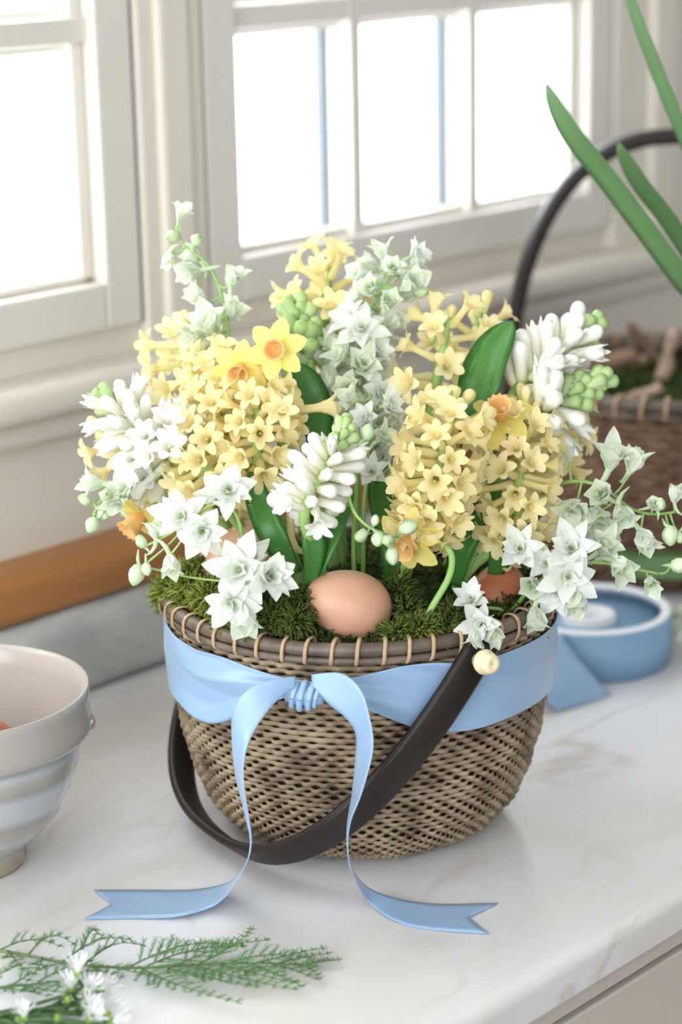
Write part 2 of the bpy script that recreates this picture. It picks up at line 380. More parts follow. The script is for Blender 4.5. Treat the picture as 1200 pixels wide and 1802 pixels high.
# windows: sash, muntins, panes, outer muntin backs coloured dark for shade
def window(idx, xa, xb, vm, hm):
    st = 0.037; yf, yb, yg = WY - 0.002, WY + 0.046, WY + 0.030
    root = bpy.data.objects.new('window_%d' % idx, None); link(root); root.location = ((xa + xb) / 2, WY, ZS0); setp(root, kind='structure')
    # the four members, chamfered towards the glass
    def member(name, prof2, axis, a, b, ma, mb_):
        pass
    c = 0.008
    g0x, g1x, g0z, g1z = xa + st, xb - st, ZS0 + 0.037, ZS1 - 0.04
    for (nm, x0, x1, z0, z1) in (('stile', xa, g0x, ZS0, ZS1), ('stile', g1x, xb, ZS0, ZS1), ('rail', g0x, g1x, ZS0, g0z), ('rail', g0x, g1x, g1z, ZS1)):
        o = box(MB(), x0, x1, yf, yb, z0, z1).build(nm, MAT['sash'], root, False); bevel(o, 0.0025)
    # glazing bead inside the sash
    bd = MB()
    for (x0, x1, z0, z1) in ((g0x, g0x + 0.006, g0z, g1z), (g1x - 0.013, g1x, g0z, g1z), (g0x, g1x, g0z, g0z + 0.007), (g0x, g1x, g1z - 0.006, g1z)):
        box(bd, x0, x1, yf + 0.014, yg, z0, z1)
    bevel(bd.build('glazing_bead', MAT['sash'], root, False), 0.003)
    def bar(name, vertical, c0, lo, hi):
        prof = [(-0.013, yg - 0.003), (-0.0125, yg - 0.009), (-0.008, yg - 0.013), (-0.0068, yg - 0.024), (0.0068, yg - 0.024), (0.008, yg - 0.013), (0.0125, yg - 0.009), (0.013, yg - 0.003)]
        if not vertical: prof = [(u * 1.3, y + 0.0006) for u, y in prof]
        if vertical: vs = [(c0 + u, y, t) for t in (lo, hi) for (u, y) in prof]
        else: vs = [(t, y, c0 + u) for t in (lo, hi) for (u, y) in prof]
        n = len(prof); fs = [(k, (k + 1) % n, n + (k + 1) % n, n + k) for k in range(n)] + [tuple(range(n)), tuple(range(n, 2 * n))]
        o = MB().add(vs, fs).build(name, MAT['sash'], root, False)
        s = MB()
        if vertical: box(s, c0 - 0.0130, c0 + 0.010, yg + 0.003, yg + 0.013, lo, hi)
        else: box(s, lo, hi, yg + 0.003, yg + 0.007, c0 - 0.008, c0 + 0.008)
        s.build('spacer_bar', MAT['spacer'], o, False)
    for x in vm: bar('muntin', True, x, g0z, g1z)
    for z in hm: bar('muntin', False, z, g0x, g1x)
    xs = [g0x] + list(vm) + [g1x]; zs = [g0z] + list(hm) + [g1z]
    for i in range(len(xs) - 1):
        for j in range(len(zs) - 1):
            box(MB(), xs[i], xs[i + 1], yg - 0.002, yg + 0.002, zs[j], zs[j + 1]).build('pane', MAT['glass'], root, False)
    # grey strips painted as the shade in the gap between sash and casing
    gp = MB()
    for (x0, x1, z0, z1) in ((xa - 0.006, xa, ZS0, ZS1), (xb, xb + 0.006, ZS0, ZS1)):
        box(gp, x0, x1, yf + 0.003, yf + 0.02, z0, z1)
    gp.build('weather_strip', MAT['gap'], root, False)
HM = (0.503, 0.692, 0.881)
window(1, W1[0], W1[1], (-0.375, -0.214, -0.053), HM)
window(2, W2[0], W2[1], (0.411, 0.572), HM)

# worktop with eased front edge
CF = -0.236
o = prof_trim([(CF + 0.0, -0.026)] + [(CF + 0.009 - 0.009 * math.cos(a), -0.009 + 0.009 * math.sin(a)) for a in [PI / 2 * i / 6 for i in range(7)]] + [(0.355, 0.0), (0.355, -0.030), (CF + 0.004, -0.030)], -1.9, 1.9, MAT['marble'], 'worktop')
del o['kind']; setp(o, 'white marble worktop with faint grey and tan veins and eased edge', 'worktop')
cabt = thing('base_cabinet', 'putty-painted base cabinet under the marble worktop', 'cabinet', (0.2, 0.06, -0.9))
box(MB(), -1.9, 1.9, CF + 0.030, 0.355, -0.82, -0.0305).build('body', MAT['cabinet'], cabt, False)
bevel(box(MB(), -1.9, 1.9, CF + 0.012, CF + 0.030, -0.047, -0.0305).build('face_rail', MAT['cabinet'], cabt, False), 0.001)
for i in range(5):
    x0 = -1.62 + i * 0.66
    d = box(MB(), x0, x0 + 0.652, CF + 0.011, CF + 0.029, -0.215, -0.051).build('drawer_front', MAT['cabinet'], cabt, False); bevel(d, 0.0015)
    box(MB(), x0, x0 + 0.652, CF + 0.011, CF + 0.029, -0.80, -0.219).build('door', MAT['cabinet'], cabt, False)
box(MB(), -1.9, 1.9, CF + 0.08, 0.355, -0.90, -0.82).build('plinth', MAT['gap'], cabt, False)
setp(box(MB(), -2.4, 2.4, -2.4, 0.366, -0.95, -0.90).build('floor', MAT['floor'], smooth=False), kind='structure')
setp(box(MB(), -2.4, 2.4, -2.4, 0.366, 1.5, 1.55).build('ceiling', MAT['room'], smooth=False), kind='structure')
setp(box(MB(), 2.4, 2.46, -2.4, 0.366, -0.9, 1.5).build('wall_right', MAT['room'], smooth=False), kind='structure')
mb = MB()
for (y0, y1, z0, z1) in ((-2.4, LW[0], -0.9, 1.5), (LW[1], 0.366, -0.9, 1.5), (LW[0], LW[1], -0.9, LW[2]), (LW[0], LW[1], LW[3], 1.5)): box(mb, -2.46, -2.4, y0, y1, z0, z1)
setp(mb.build('wall_left', MAT['room'], smooth=False), kind='structure')
mb = MB()
for (x0, x1, z0, z1) in ((-2.4, FW[0], -0.9, 1.5), (FW[1], 2.4, -0.9, 1.5), (FW[0], FW[1], -0.9, FW[2]), (FW[0], FW[1], FW[3], 1.5)): box(mb, x0, x1, -2.46, -2.4, z0, z1)
setp(mb.build('wall_front', MAT['room'], smooth=False), kind='structure')

# ------------------------------------------------------------------ woven baskets
def profile_at(prof, s):
    """point at arc-length fraction s on an (r, z) polyline"""
    L = [0]
    for a, b in zip(prof, prof[1:]): L.append(L[-1] + math.hypot(b[0] - a[0], b[1] - a[1]))
    t = s * L[-1]
    for i in range(len(prof) - 1):
        if t <= L[i + 1] or i == len(prof) - 2:
            u = (t - L[i]) / (L[i + 1] - L[i]); a, b = prof[i], prof[i + 1]
            nr, nz = b[1] - a[1], -(b[0] - a[0]); q = math.hypot(nr, nz)
            return a[0] + (b[0] - a[0]) * u, a[1] + (b[1] - a[1]) * u, nr / q, nz / q
def weave(body, C, prof, rows, stakes, per, amp, hr, tr, m, seed):
    rr = random.Random(seed)
    for i in range(rows):
        r, z, nr, nz = profile_at(prof, (i + 0.5) / rows)
        tx, tz = -nz, nr                               # along the wall, upwards
        n = stakes * per; vs = []; ph = (i % 2) * PI; ns = 6
        jz = rr.uniform(-0.0003, 0.0003); sc = rr.uniform(0.92, 1.08)
        for k in range(n):
            a = 2 * PI * k / n
            d = amp * math.cos(PI * k / per + ph) * (0.85 + 0.3 * math.sin(7.3 * a + i))
            ca, sa = math.cos(a), math.sin(a)
            for q in range(ns):
                b = 2 * PI * q / ns
                o_ = d + math.cos(b) * tr; u = math.sin(b) * hr * sc + jz
                R_ = r + nr * o_ + tx * u; Z_ = z + nz * o_ + tz * u
                vs.append((C[0] + R_ * ca, C[1] + R_ * sa, C[2] + Z_))
        fs = []
        for k in range(n):
            k2 = (k + 1) % n
            for q in range(ns):
                q2 = (q + 1) % ns
                fs.append((k * ns + q, k2 * ns + q, k2 * ns + q2, k * ns + q2))
        MB().add(vs, fs).build('weaver', m, body)
def ring_tube(mb_, C, R_, z, rad, n=120, ns=8, wob=0.0):
    vs = []; fs = []
    for k in range(n):
        a = 2 * PI * k / n; rr_ = R_ + wob * math.sin(5 * a + 1); zz = z + wob * math.sin(3 * a)
        for q in range(ns):
            b = 2 * PI * q / ns
            vs.append((C[0] + (rr_ + rad * math.cos(b)) * math.cos(a), C[1] + (rr_ + rad * math.cos(b)) * math.sin(a), C[2] + zz + rad * math.sin(b)))
    for k in range(n):
        k2 = (k + 1) % n
        for q in range(ns): fs.append((k * ns + q, k2 * ns + q, k2 * ns + (q + 1) % ns, k * ns + (q + 1) % ns))
    return mb_.add(vs, fs)
def lash_mesh(m, hw, hh, band, slant):
    """one flat turn of cane round the rim section (local x out, z up, y along)"""
    pts = []
    n = 16
    for k in range(n + 1):
        a = -0.6 * PI + 2 * PI * k / n * 0.86
        e = 0.75
        cx = math.copysign(abs(math.cos(a)) ** e, math.cos(a)); sz = math.copysign(abs(math.sin(a)) ** e, math.sin(a))
        pts.append(Vector((hw * cx, slant * (k / n - 0.5), hh * sz)))
    vs = []; fs = []
    for i, p in enumerate(pts):
        nrm = Vector((p.x, 0, p.z)).normalized()
        for (dy, dn) in ((-band, 0), (-band * 0.6, 0.0007), (band * 0.6, 0.0007), (band, 0), (0, -0.0006)):
            vs.append(p + Vector((0, dy, 0)) + nrm * dn)
    for i in range(n):
        for q in range(5): fs.append((i * 5 + q, i * 5 + (q + 1) % 5, (i + 1) * 5 + (q + 1) % 5, (i + 1) * 5 + q))
    return MB().add(vs, fs).mesh('lashing', m)
def lashings(rim, C, R_, z, count, me):
    base = world_loc(rim)
    for k in range(count):
        a = 2 * PI * (k + rng.uniform(-0.12, 0.12)) / count
        o_ = bpy.data.objects.new('lashing', me); link(o_); o_.parent = rim
        o_.location = Vector((C[0] + R_ * math.cos(a), C[1] + R_ * math.sin(a), C[2] + z)) - base
        o_.rotation_euler = (0, 0, a)
def basket_shell(C, prof, rt, label, cat_group, rows, stakes, per, amp, hr, tr, reedm, rimR, rimz, k, nl, seed):
    t = thing('wicker_basket', label, 'basket', C)
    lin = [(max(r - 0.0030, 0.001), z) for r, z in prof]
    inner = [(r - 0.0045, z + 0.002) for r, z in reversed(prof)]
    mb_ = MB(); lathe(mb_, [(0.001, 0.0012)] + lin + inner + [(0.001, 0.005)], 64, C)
    body = mb_.build('body', MAT['dark'], t)  # dark shell added behind the weave so its gaps look shaded
    weave(body, C, prof, rows, stakes, per, amp, hr, tr, reedm, seed)
    rim = ring_tube(MB(), C, rimR, rimz + 0.002 * k, 0.0058 * k, wob=0.0004).build('rim', MAT['cane'], t)
    ring_tube(MB(), C, rimR + 0.0022 * k, rimz - 0.0068 * k, 0.0033 * k).build('rim_cane', MAT['cane'], rim)
    ring_tube(MB(), C, rimR - 0.0085 * k, rimz - 0.001 * k, 0.0040 * k).build('rim_cane', MAT['cane'], rim)
    lashings(rim, C, rimR - 0.002 * k, rimz - 0.0005 * k, nl, lash_mesh(MAT['lash'], 0.0092 * k, 0.0098 * k, 0.0017 * k, 0.006 * k))
    return t
PROF = [(r_ * 0.965, z_) for r_, z_ in [(0.079, 0.0025), (0.090, 0.0055), (0.098, 0.0115), (0.1085, 0.025), (0.1155, 0.042), (0.1225, 0.066), (0.1275, 0.095), (0.1300, 0.125), (0.1305, 0.153)]]
B0 = (0.0, 0.0, 0.0)
bk = basket_shell(B0, PROF, 0, 'round woven wicker basket filled with yellow and white spring flowers', None, 42, 130, 4, 0.00165, 0.00195, 0.00118, MAT['reed'], 0.1272, 0.1585, 0.80, 52, 3)
# dropped dark handle, hinged on bone pegs
def strap(mb_, pts, normal_of, width, thick, tip=None):
    n = len(pts); vs = []
    for i, p in enumerate(pts):
        a = pts[max(i - 1, 0)]; b = pts[min(i + 1, n - 1)]; T = (b - a).normalized()
        W = normal_of(i); W = (W - T * W.dot(T)).normalized(); H = T.cross(W)
        for (u, v) in ((-1, -0.6), (-0.8, -1), (0.8, -1), (1, -0.6), (1, 0.6), (0.8, 1), (-0.8, 1), (-1, 0.6)):
            vs.append(p + W * (u * width / 2) + H * (v * thick / 2))
    fs = [(i * 8 + k, i * 8 + (k + 1) % 8, (i + 1) * 8 + (k + 1) % 8, (i + 1) * 8 + k) for i in range(n - 1) for k in range(8)]
    fs += [tuple(reversed(range(8))), tuple(range((n - 1) * 8, n * 8))]
    return mb_.add(vs, fs)
hx = Vector((-0.2963, -0.9551, 0)).normalized()
A0 = Vector((0, 0, 0.1495)); apex = Vector((-0.9551, 0.2963, 0)) * 0.1152 + hx * 0.0088 + Vector((0, 0, 0.0125))
pd = apex - A0; Hh = pd.length; pd.normalize(); nrm = hx.cross(pd).normalized()
pts = []
for i in range(49):
    th = PI * i / 48
    c_, s_ = math.cos(th), math.sin(th)
    pts.append(A0 + hx * (0.1365 * math.copysign(abs(c_) ** 0.78, c_)) + pd * (Hh * s_ ** 0.905))
pts = [pts[0] - pd * 0.012] + pts + [pts[-1] - pd * 0.012]
hd = strap(MB(), pts, lambda i: nrm, 0.0225, 0.0062).build('handle', MAT['handle'], bk)
for s in (1, -1):
    d = hx * s; pg = MB()
    lathe(pg, [(0.0004, 0.0), (0.0045, 0.0), (0.0045, 0.006), (0.0072, 0.0066), (0.0080, 0.009), (0.0074, 0.0115), (0.0062, 0.0125), (0.0066, 0.0145), (0.0056, 0.0172), (0.0030, 0.0182), (0.0022, 0.0176), (0.0003, 0.0176)], 20)
    inst('peg', pg.mesh('peg', MAT['bone']), hd, A0 + d * 0.1385, d + Vector((0, 0, 0.12)), 0, 1.0)

# second basket at the back with raised handle
PROF2 = [(0.095, 0.0025), (0.112, 0.008), (0.124, 0.030), (0.134, 0.075), (0.141, 0.12), (0.1440, 0.168)]
B2 = (0.612, 0.168, 0.0)
bk2 = basket_shell(B2, PROF2, 0, 'blurred brown wicker basket of moss with tall arched handle near the wall', None, 26, 72, 3, 0.0020, 0.0036, 0.0018, MAT['reed2'], 0.1440, 0.175, 1.0, 44, 5)
pts = []
h2 = Vector((0.70, -0.714, 0)).normalized()
for i in range(41):
    th = PI * i / 40
    c_, s_ = math.cos(th), math.sin(th)
    pts.append(Vector(B2) + Vector((0, 0, 0.165)) + h2 * (0.148 * math.copysign(abs(c_) ** 0.8, c_)) + Vector((0, 0, 0.222 * s_ ** 0.95)))
pts = [pts[0] - Vector((0, 0, 0.03))] + pts + [pts[-1] - Vector((0, 0, 0.03))]
hn = Vector((0, 0, 1)).cross(h2)
strap(MB(), pts, lambda i: hn, 0.020, 0.0125).build('handle', MAT['handle'], bk2)

# ------------------------------------------------------------------ moss (uncountable)
def moss(C, R_, z0, n, seed, label, bumps, tall=1.0, overhang=()):
    r_ = random.Random(seed)
    def h(x, y):
        z = z0 + 0.004 * math.sin(x * 95 + 1) * math.cos(y * 80) + 0.003 * math.sin(x * 190 + y * 130)
        for (bx, by, br, bh) in bumps:
            q = ((x - bx) ** 2 + (y - by) ** 2) / br ** 2
            z += bh * math.exp(-q)
        return z
    root = thing('moss', label, 'moss', (C[0], C[1], C[2] + z0), kind='stuff')
    mb_ = MB(); NR, NA = 14, 48; vs = [(C[0], C[1], C[2] + h(0, 0))]; fs = []
    for i in range(1, NR + 1):
        rr_ = R_ * i / NR
        for k in range(NA):
            a = 2 * PI * k / NA; x, y = rr_ * math.cos(a), rr_ * math.sin(a)
            vs.append((C[0] + x, C[1] + y, C[2] + h(x, y) - (0.012 if i == NR else 0)))
    for k in range(NA): fs.append((0, 1 + k, 1 + (k + 1) % NA))
    for i in range(NR - 1):
        for k in range(NA):
            a, b = 1 + i * NA + k, 1 + i * NA + (k + 1) % NA
            fs.append((a, a + NA, b + NA, b))
    o_ = mb_.add(vs, fs).build('moss_bed', MAT['mossbed'], root); o_['kind'] = 'stuff'
    V, F, P = [], [], []
    def tuft(p, d, L, wd, c):
        n0 = len(V)
        s = d.orthogonal().normalized(); s.rotate(Quaternion(d, r_.uniform(0, 6.28))); t = d.cross(s)
        mid = p + d * L * 0.5 + s * L * r_.uniform(-.25, .25); tip = p + d * L + (s + t) * L * r_.uniform(-.35, .35)
        for q, ww in ((p, wd), (mid, wd * 0.9)):
            for k in range(3):
                a = 2 * PI * k / 3; V.append(q + s * (ww * math.cos(a)) + t * (ww * math.sin(a)))
        V.append(tip)
        for k in range(3):
            k2 = (k + 1) % 3
            F.append((n0 + k, n0 + k2, n0 + 3 + k2, n0 + 3 + k)); F.append((n0 + 3 + k, n0 + 3 + k2, n0 + 6))
        P.extend([c * 0.6] * 3 + [c] * 3 + [min(1, c * 1.25)])
    for i in range(n):
        a = r_.uniform(0, 2 * PI); rr_ = R_ * math.sqrt(r_.random()) * 1.0
        x, y = rr_ * math.cos(a), rr_ * math.sin(a)
        nx = 0.5 + 0.5 * math.sin(x * 70 + 2 * math.sin(y * 50)) * math.cos(y * 64 + 1)
        d = Vector((r_.gauss(0, .5), r_.gauss(0, .5), 0.8)).normalized()
        p = Vector((C[0] + x, C[1] + y, C[2] + h(x, y) + r_.uniform(-0.002, 0.004) * tall))
        L = r_.uniform(0.003, 0.0068) * tall
        c = min(1, max(0.02, 0.06 + 0.40 * nx * r_.random() ** 1.2))
        for b in range(2 if r_.random() < .6 else 1):
            tuft(p, (d + Vector((r_.gauss(0, .4), r_.gauss(0, .4), r_.gauss(0, .3)))).normalized(), L, 0.0008 * tall, c)
    for (cx, cy, cz, rad, cnt, cc) in overhang:
        for i in range(cnt):
            u = Vector((r_.gauss(0, 1), r_.gauss(0, 1), r_.gauss(0, 0.8))).normalized()
            p = Vector((cx, cy, cz)) + u * rad * r_.random() ** 0.5
            tuft(p, (u + Vector((0, 0, -0.15))).normalized(), r_.uniform(0.003, 0.0075), 0.0008, min(1, cc * r_.uniform(0.35, 1.2)))
    mm = MB(); mm.add(V, F, P); o_ = mm.build('moss_fronds', MAT['moss'], root); o_['kind'] = 'stuff'
    return root
lf = Vector((-0.67, 0.74, 0))      # image-left, horizontally
fw = Vector((-0.74, -0.67, 0))     # towards the camera
ov = []
def ovp(px, py, dep, rad, cnt, c): p = at(px, py, dep); ov.append((p.x, p.y, p.z, rad, cnt, c))
ovp(305, 1035, 1.440, 0.011, 500, 0.8); ovp(335, 1040, 1.420, 0.012, 600, 0.85); ovp(290, 1050, 1.445, 0.008, 300, 0.75); ovp(370, 1050, 1.40, 0.012, 600, 0.95)
ovp(345, 1010, 1.43, 0.012, 500, 0.85); ovp(400, 1085, 1.375, 0.010, 400, 0.6); ovp(325, 1070, 1.418, 0.008, 260, 0.7); ovp(440, 1098, 1.362, 0.009, 300, 0.5)
ovp(480, 1090, 1.358, 0.010, 350, 0.35); ovp(520, 1095, 1.352, 0.010, 350, 0.30); ovp(530, 1060, 1.365, 0.011, 350, 0.25); ovp(700, 1115, 1.352, 0.009, 350, 0.40); ovp(740, 1110, 1.356, 0.011, 450, 0.55)
ovp(780, 1115, 1.362, 0.010, 400, 0.5); ovp(720, 1080, 1.375, 0.011, 350, 0.3); ovp(700, 1040, 1.385, 0.012, 300, 0.22); ovp(930, 1110, 1.415, 0.008, 220, 0.25); ovp(900, 1090, 1.415, 0.010, 250, 0.25); ovp(800, 1085, 1.375, 0.010, 300, 0.4)
moss(B0, 0.117, 0.156, 9500, 5, 'dark and yellow-green moss bed inside the flower basket', [(0, 0, 0.08, 0.006)], 1.0, ov)
moss(B2, 0.132, 0.148, 2200, 6, 'mossy clumps filling the blurred basket near the wall', [(-0.03, 0.03, 0.05, 0.02), (0.05, -0.03, 0.04, 0.015), (-0.05, -0.05, 0.04, 0.012), (0.03, 0.07, 0.04, 0.02)], 1.8)
for (px, py, dep, L, rad, tilt, m_, lab) in ((1172, 640, 2.00, 0.065, 0.008, 0.25, 'bark2', 'pale upright piece of bark in the mossy basket'), (1095, 655, 2.02, 0.05, 0.009, 1.0, 'bark', 'dark brown bark lump lying in the mossy basket'), (1140, 612, 2.06, 0.06, 0.007, -0.7, 'bark', 'dark slanting twig at the back of the mossy basket'), (1060, 640, 1.97, 0.06, 0.010, 1.3, 'bark', 'dark brown twig lying at the left inside the mossy basket'), (1120, 700, 1.93, 0.05, 0.009, 1.2, 'bark2', 'pale bark strip lying near the front of the mossy basket')):
    p = at(px, py, dep); d = Vector((math.sin(tilt) * 0.67, -math.sin(tilt) * 0.74, math.cos(tilt)))
    q = [p + d * (L * (i / 6 - 0.5)) + Vector((rng.uniform(-1, 1), rng.uniform(-1, 1), 0)) * 0.002 for i in range(7)]
    o_ = tube(MB(), q, [rad * rng.uniform(0.7, 1.1) * (1 - 0.35 * i / 6) for i in range(7)], 7).build('bark_piece', MAT[m_], loc=p)
    setp(o_, lab, 'bark')

# ------------------------------------------------------------------ blue ribbon tied round the basket
def strip(mb_, rows, ncol=7, n=60, notch=0.0, ruffle=0.0):
    """rows of (A, B) edge points; smooth surface between, V cut in the last row"""
    A = cr([r[0] for r in rows], n); B = cr([r[1] for r in rows], n); vs = []; fs = []
    end = ((A[-1] - A[-3]) + (B[-1] - B[-3])).normalized()
    for i in range(n):
        d = B[i] - A[i]; a = A[max(i - 1, 0)].lerp(B[max(i - 1, 0)], .5); b = A[min(i + 1, n - 1)].lerp(B[min(i + 1, n - 1)], .5)
        nn = (b - a).cross(d); nn = nn.normalized() if nn.length > 1e-9 else Vector((0, 0, 1))
        for c in range(ncol):
            u = c / (ncol - 1); p = A[i].lerp(B[i], u) + nn * (ruffle * math.sin(PI * u))
            if notch:
                k = max(0.0, (i - (n - 14)) / 13.0)
                p = p - end * (notch * k * (1 - abs(2 * u - 1)))
            vs.append(p)
    for i in range(n - 1):
        for c in range(ncol - 1):
            fs.append((i * ncol + c, i * ncol + c + 1, (i + 1) * ncol + c + 1, (i + 1) * ncol + c))
    return mb_.add(vs, fs)
def solid(o_, th):
    m_ = o_.modifiers.new('thickness', 'SOLIDIFY'); m_.thickness = th; m_.offset = 0; return o_
rb = thing('satin_ribbon', 'light blue satin ribbon tied round the flower basket with two notched tails', 'ribbon', (0, 0, 0.12))
kn = at(535, 1197, 1.327); ka = math.atan2(kn.y, kn.x)
def sm(x): x = min(1, max(0, x)); return x * x * (3 - 2 * x)
vs = []; fs = []; NA, NV = 260, 33
for i in range(NA):
    a = ka + 2 * PI * (i / NA); da = (a - ka + PI) % (2 * PI) - PI        # >0: towards image right
    far = sm(abs(da) / 0.62)
    if da > 0: hw = 0.0045 + 0.0185 * far; zc = 0.1375 - 0.0165 * sm(da / 0.9)
    else: hw = 0.0045 + 0.0190 * far; zc = 0.1375 - 0.0155 * sm(-da / 0.7)
    zc += 0.0012 * math.sin(3 * a + 0.6)
    for j in range(NV):
        v = j / (NV - 1) * 2 - 1
        z = zc + hw * v
        rr_, _, _, _ = profile_at(PROF, 0.5), 0, 0, 0
        # body radius at this height
        for q in range(len(PROF) - 1):
            if PROF[q][1] <= z <= PROF[q + 1][1] or q == len(PROF) - 2:
                t_ = (z - PROF[q][1]) / (PROF[q + 1][1] - PROF[q][1]); r0 = PROF[q][0] + (PROF[q + 1][0] - PROF[q][0]) * min(t_, 1); break
        near = math.exp(-(abs(da) / 0.75) ** 2)
        fold = 0.0042 * near * math.sin(3.6 * v + 5.5 * abs(da) + 0.5) + 0.0016 * math.sin(1.5 * v + 4.0 * a) * (0.4 + near)
        if da < 0: fold += 0.0100 * math.sin(PI * min(1, -da / 0.9)) * (1 - abs(((v - 0.15 - 0.5 * math.sin(2.2 * da)) * 1.6 + 8) % 2 - 1) - 0.5)
        rr2 = r0 + 0.0046 + max(fold, -0.0016) + 0.004 * (1 - far)
        vs.append((rr2 * math.cos(a), rr2 * math.sin(a), z))
for i in range(NA):
    for j in range(NV - 1):
        i2 = (i + 1) % NA; fs.append((i * NV + j, i2 * NV + j, i2 * NV + j + 1, i * NV + j + 1))
solid(MB().add(vs, fs).build('band', MAT['ribbon'], rb), 0.0005)
# knot: gathered wraps
km = MB(); kd = Vector((kn.x, kn.y, 0)).normalized(); kt = Vector((-kd.y, kd.x, 0))
for q, (off, rad, wd) in enumerate(((-0.0055, 0.0066, 0.0032), (-0.0005, 0.0079, 0.0036), (0.0048, 0.0072, 0.0034), (0.0085, 0.0060, 0.0026))):
    ring = []
    for k in range(21):
        a = 2 * PI * k / 20
        ring.append(Vector((kn.x, kn.y, 0.1385)) + kt * (off + 0.0016 * math.sin(a)) + kd * (0.0025 + rad * 0.8 * math.cos(a)) + Vector((0, 0, rad * 1.05 * math.sin(a))))
    tube(km, ring, wd * 0.55, 8, caps=False)
box_k = [(Vector((kn.x, kn.y, 0.1385)) + kd * 0.001 + kt * t_) for t_ in (-0.011, -0.004, 0.004, 0.012)]
tube(km, box_k, [0.0045, 0.0068, 0.0070, 0.0048], 12)
km.build('knot', MAT['ribbon'], rb)
def E(a, b):
    def pt(q): return onz(q[0], q[1], q[3]) if len(q) == 4 else at(*q)
    return (pt(a), pt(b))
R_ = [E((550, 1207, 1.321), (548, 1187, 1.321)), E((578, 1238, 1.318), (600, 1185, 1.312)), E((608, 1263, 1.317), (634, 1213, 1.305)), E((626, 1292, 1.320), (650, 1262, 1.300)),
      E((625, 1340, 1.326), (656, 1318, 1.300)), E((619, 1400, 1.332), (637, 1393, 1.300)), E((611, 1450, 1.336), (616, 1448, 1.300)), E((611, 1495, 1.337), (612, 1496, 1.301)),
      E((622, 1532, 1.340), (620, 1538, 1.302)), E((650, 1563, 0, 0.009), (646, 1584, 0, 0.006)), E((702, 1582, 0, 0.003), (690, 1618, 0, 0.0015)), E((775, 1591, 0, 0.001), (748, 1634, 0, 0.001)), E((876, 1589, 0, 0.0012), (860, 1643, 0, 0.0012))]
solid(strip(MB(), R_, 9, 84, 0.015).build('tail', MAT['ribbon'], rb), 0.0005)
L_ = [E((520, 1190, 1.321), (520, 1210, 1.323)), E((482, 1196, 1.316), (500, 1222, 1.318)), E((438, 1213, 1.314), (472, 1250, 1.309)), E((411, 1248, 1.317), (446, 1288, 1.305)),
      E((408, 1300, 1.325), (431, 1328, 1.300)), E((414, 1362, 1.332), (428, 1374, 1.298)), E((430, 1430, 1.336), (436, 1430, 1.298)), E((440, 1478, 1.337), (442, 1482, 1.300)),
      E((433, 1518, 1.338), (430, 1526, 1.305)), E((405, 1551, 0, 0.010), (388, 1586, 0, 0.010)), E((345, 1565, 0, 0.002), (318, 1612, 0, 0.003)), E((255, 1566, 0, 0.001), (232, 1616, 0, 0.001)), E((165, 1566, 0, 0.0012), (148, 1617, 0, 0.0012))]
solid(strip(MB(), L_, 9, 84, 0.014).build('tail', MAT['ribbon'], rb), 0.0005)

# ------------------------------------------------------------------ ribbon roll
SC = (0.347, 0.066, 0.0); SR = 0.0665; SH = 0.041
sp = thing('ribbon_roll', 'roll of wide blue ribbon with white paper edge on the marble', 'ribbon roll', SC)
lathe(MB(), [(SR - 0.002, 0.0008), (SR, 0.0008), (SR, SH - 0.001), (SR - 0.002, SH - 0.001)], 72, SC, closed=True).build('outer_wind', MAT['roll'], sp)
lathe(MB(), [(SR - 0.008, SH - 0.004), (SR - 0.001, SH - 0.004), (SR - 0.0006, SH + 0.0002), (SR - 0.002, SH + 0.0012), (SR - 0.007, SH + 0.0012), (SR - 0.0085, SH)], 72, SC, closed=True).build('paper_edge', MAT['paper'], sp)
lathe(MB(), [(0.001, 0.001), (SR - 0.003, 0.001), (SR - 0.003, SH - 0.010), (0.001, SH - 0.010)], 72, SC).build('wound_ribbon', MAT['roll'], sp)
lathe(MB(), [(0.012, 0.002), (0.022, 0.002), (0.022, SH - 0.004), (0.019, SH - 0.003), (0.012, SH - 0.003)], 40, SC, closed=True).build('core', MAT['paper'], sp)
c = Vector(SC)
def sang(px, py, z):
    return at(px, py, 1.72)
rdir = Vector((-0.93, -0.37, 0)).normalized()
rows = [(c + rdir * (SR * 0.995) + Vector((0.02, -0.03, 0)) * 0.0 + Vector((0, 0, SH - 0.002)), c + Vector((-0.99, 0.12, 0)) * SR * 1.005 + Vector((0, 0, 0.010))), (at(990, 1118, 1.712), at(912, 1140, 1.708)), (at(1012, 1152, 1.704), at(930, 1182, 1.690)), (at(1046, 1192, 1.700), at(955, 1226, 1.672)), (onz(1077, 1222, 0.0015), onz(978, 1252, 0.0015))]
solid(strip(MB(), rows, 7, 30).build('loose_tail', MAT['ribbon'], sp), 0.0005)

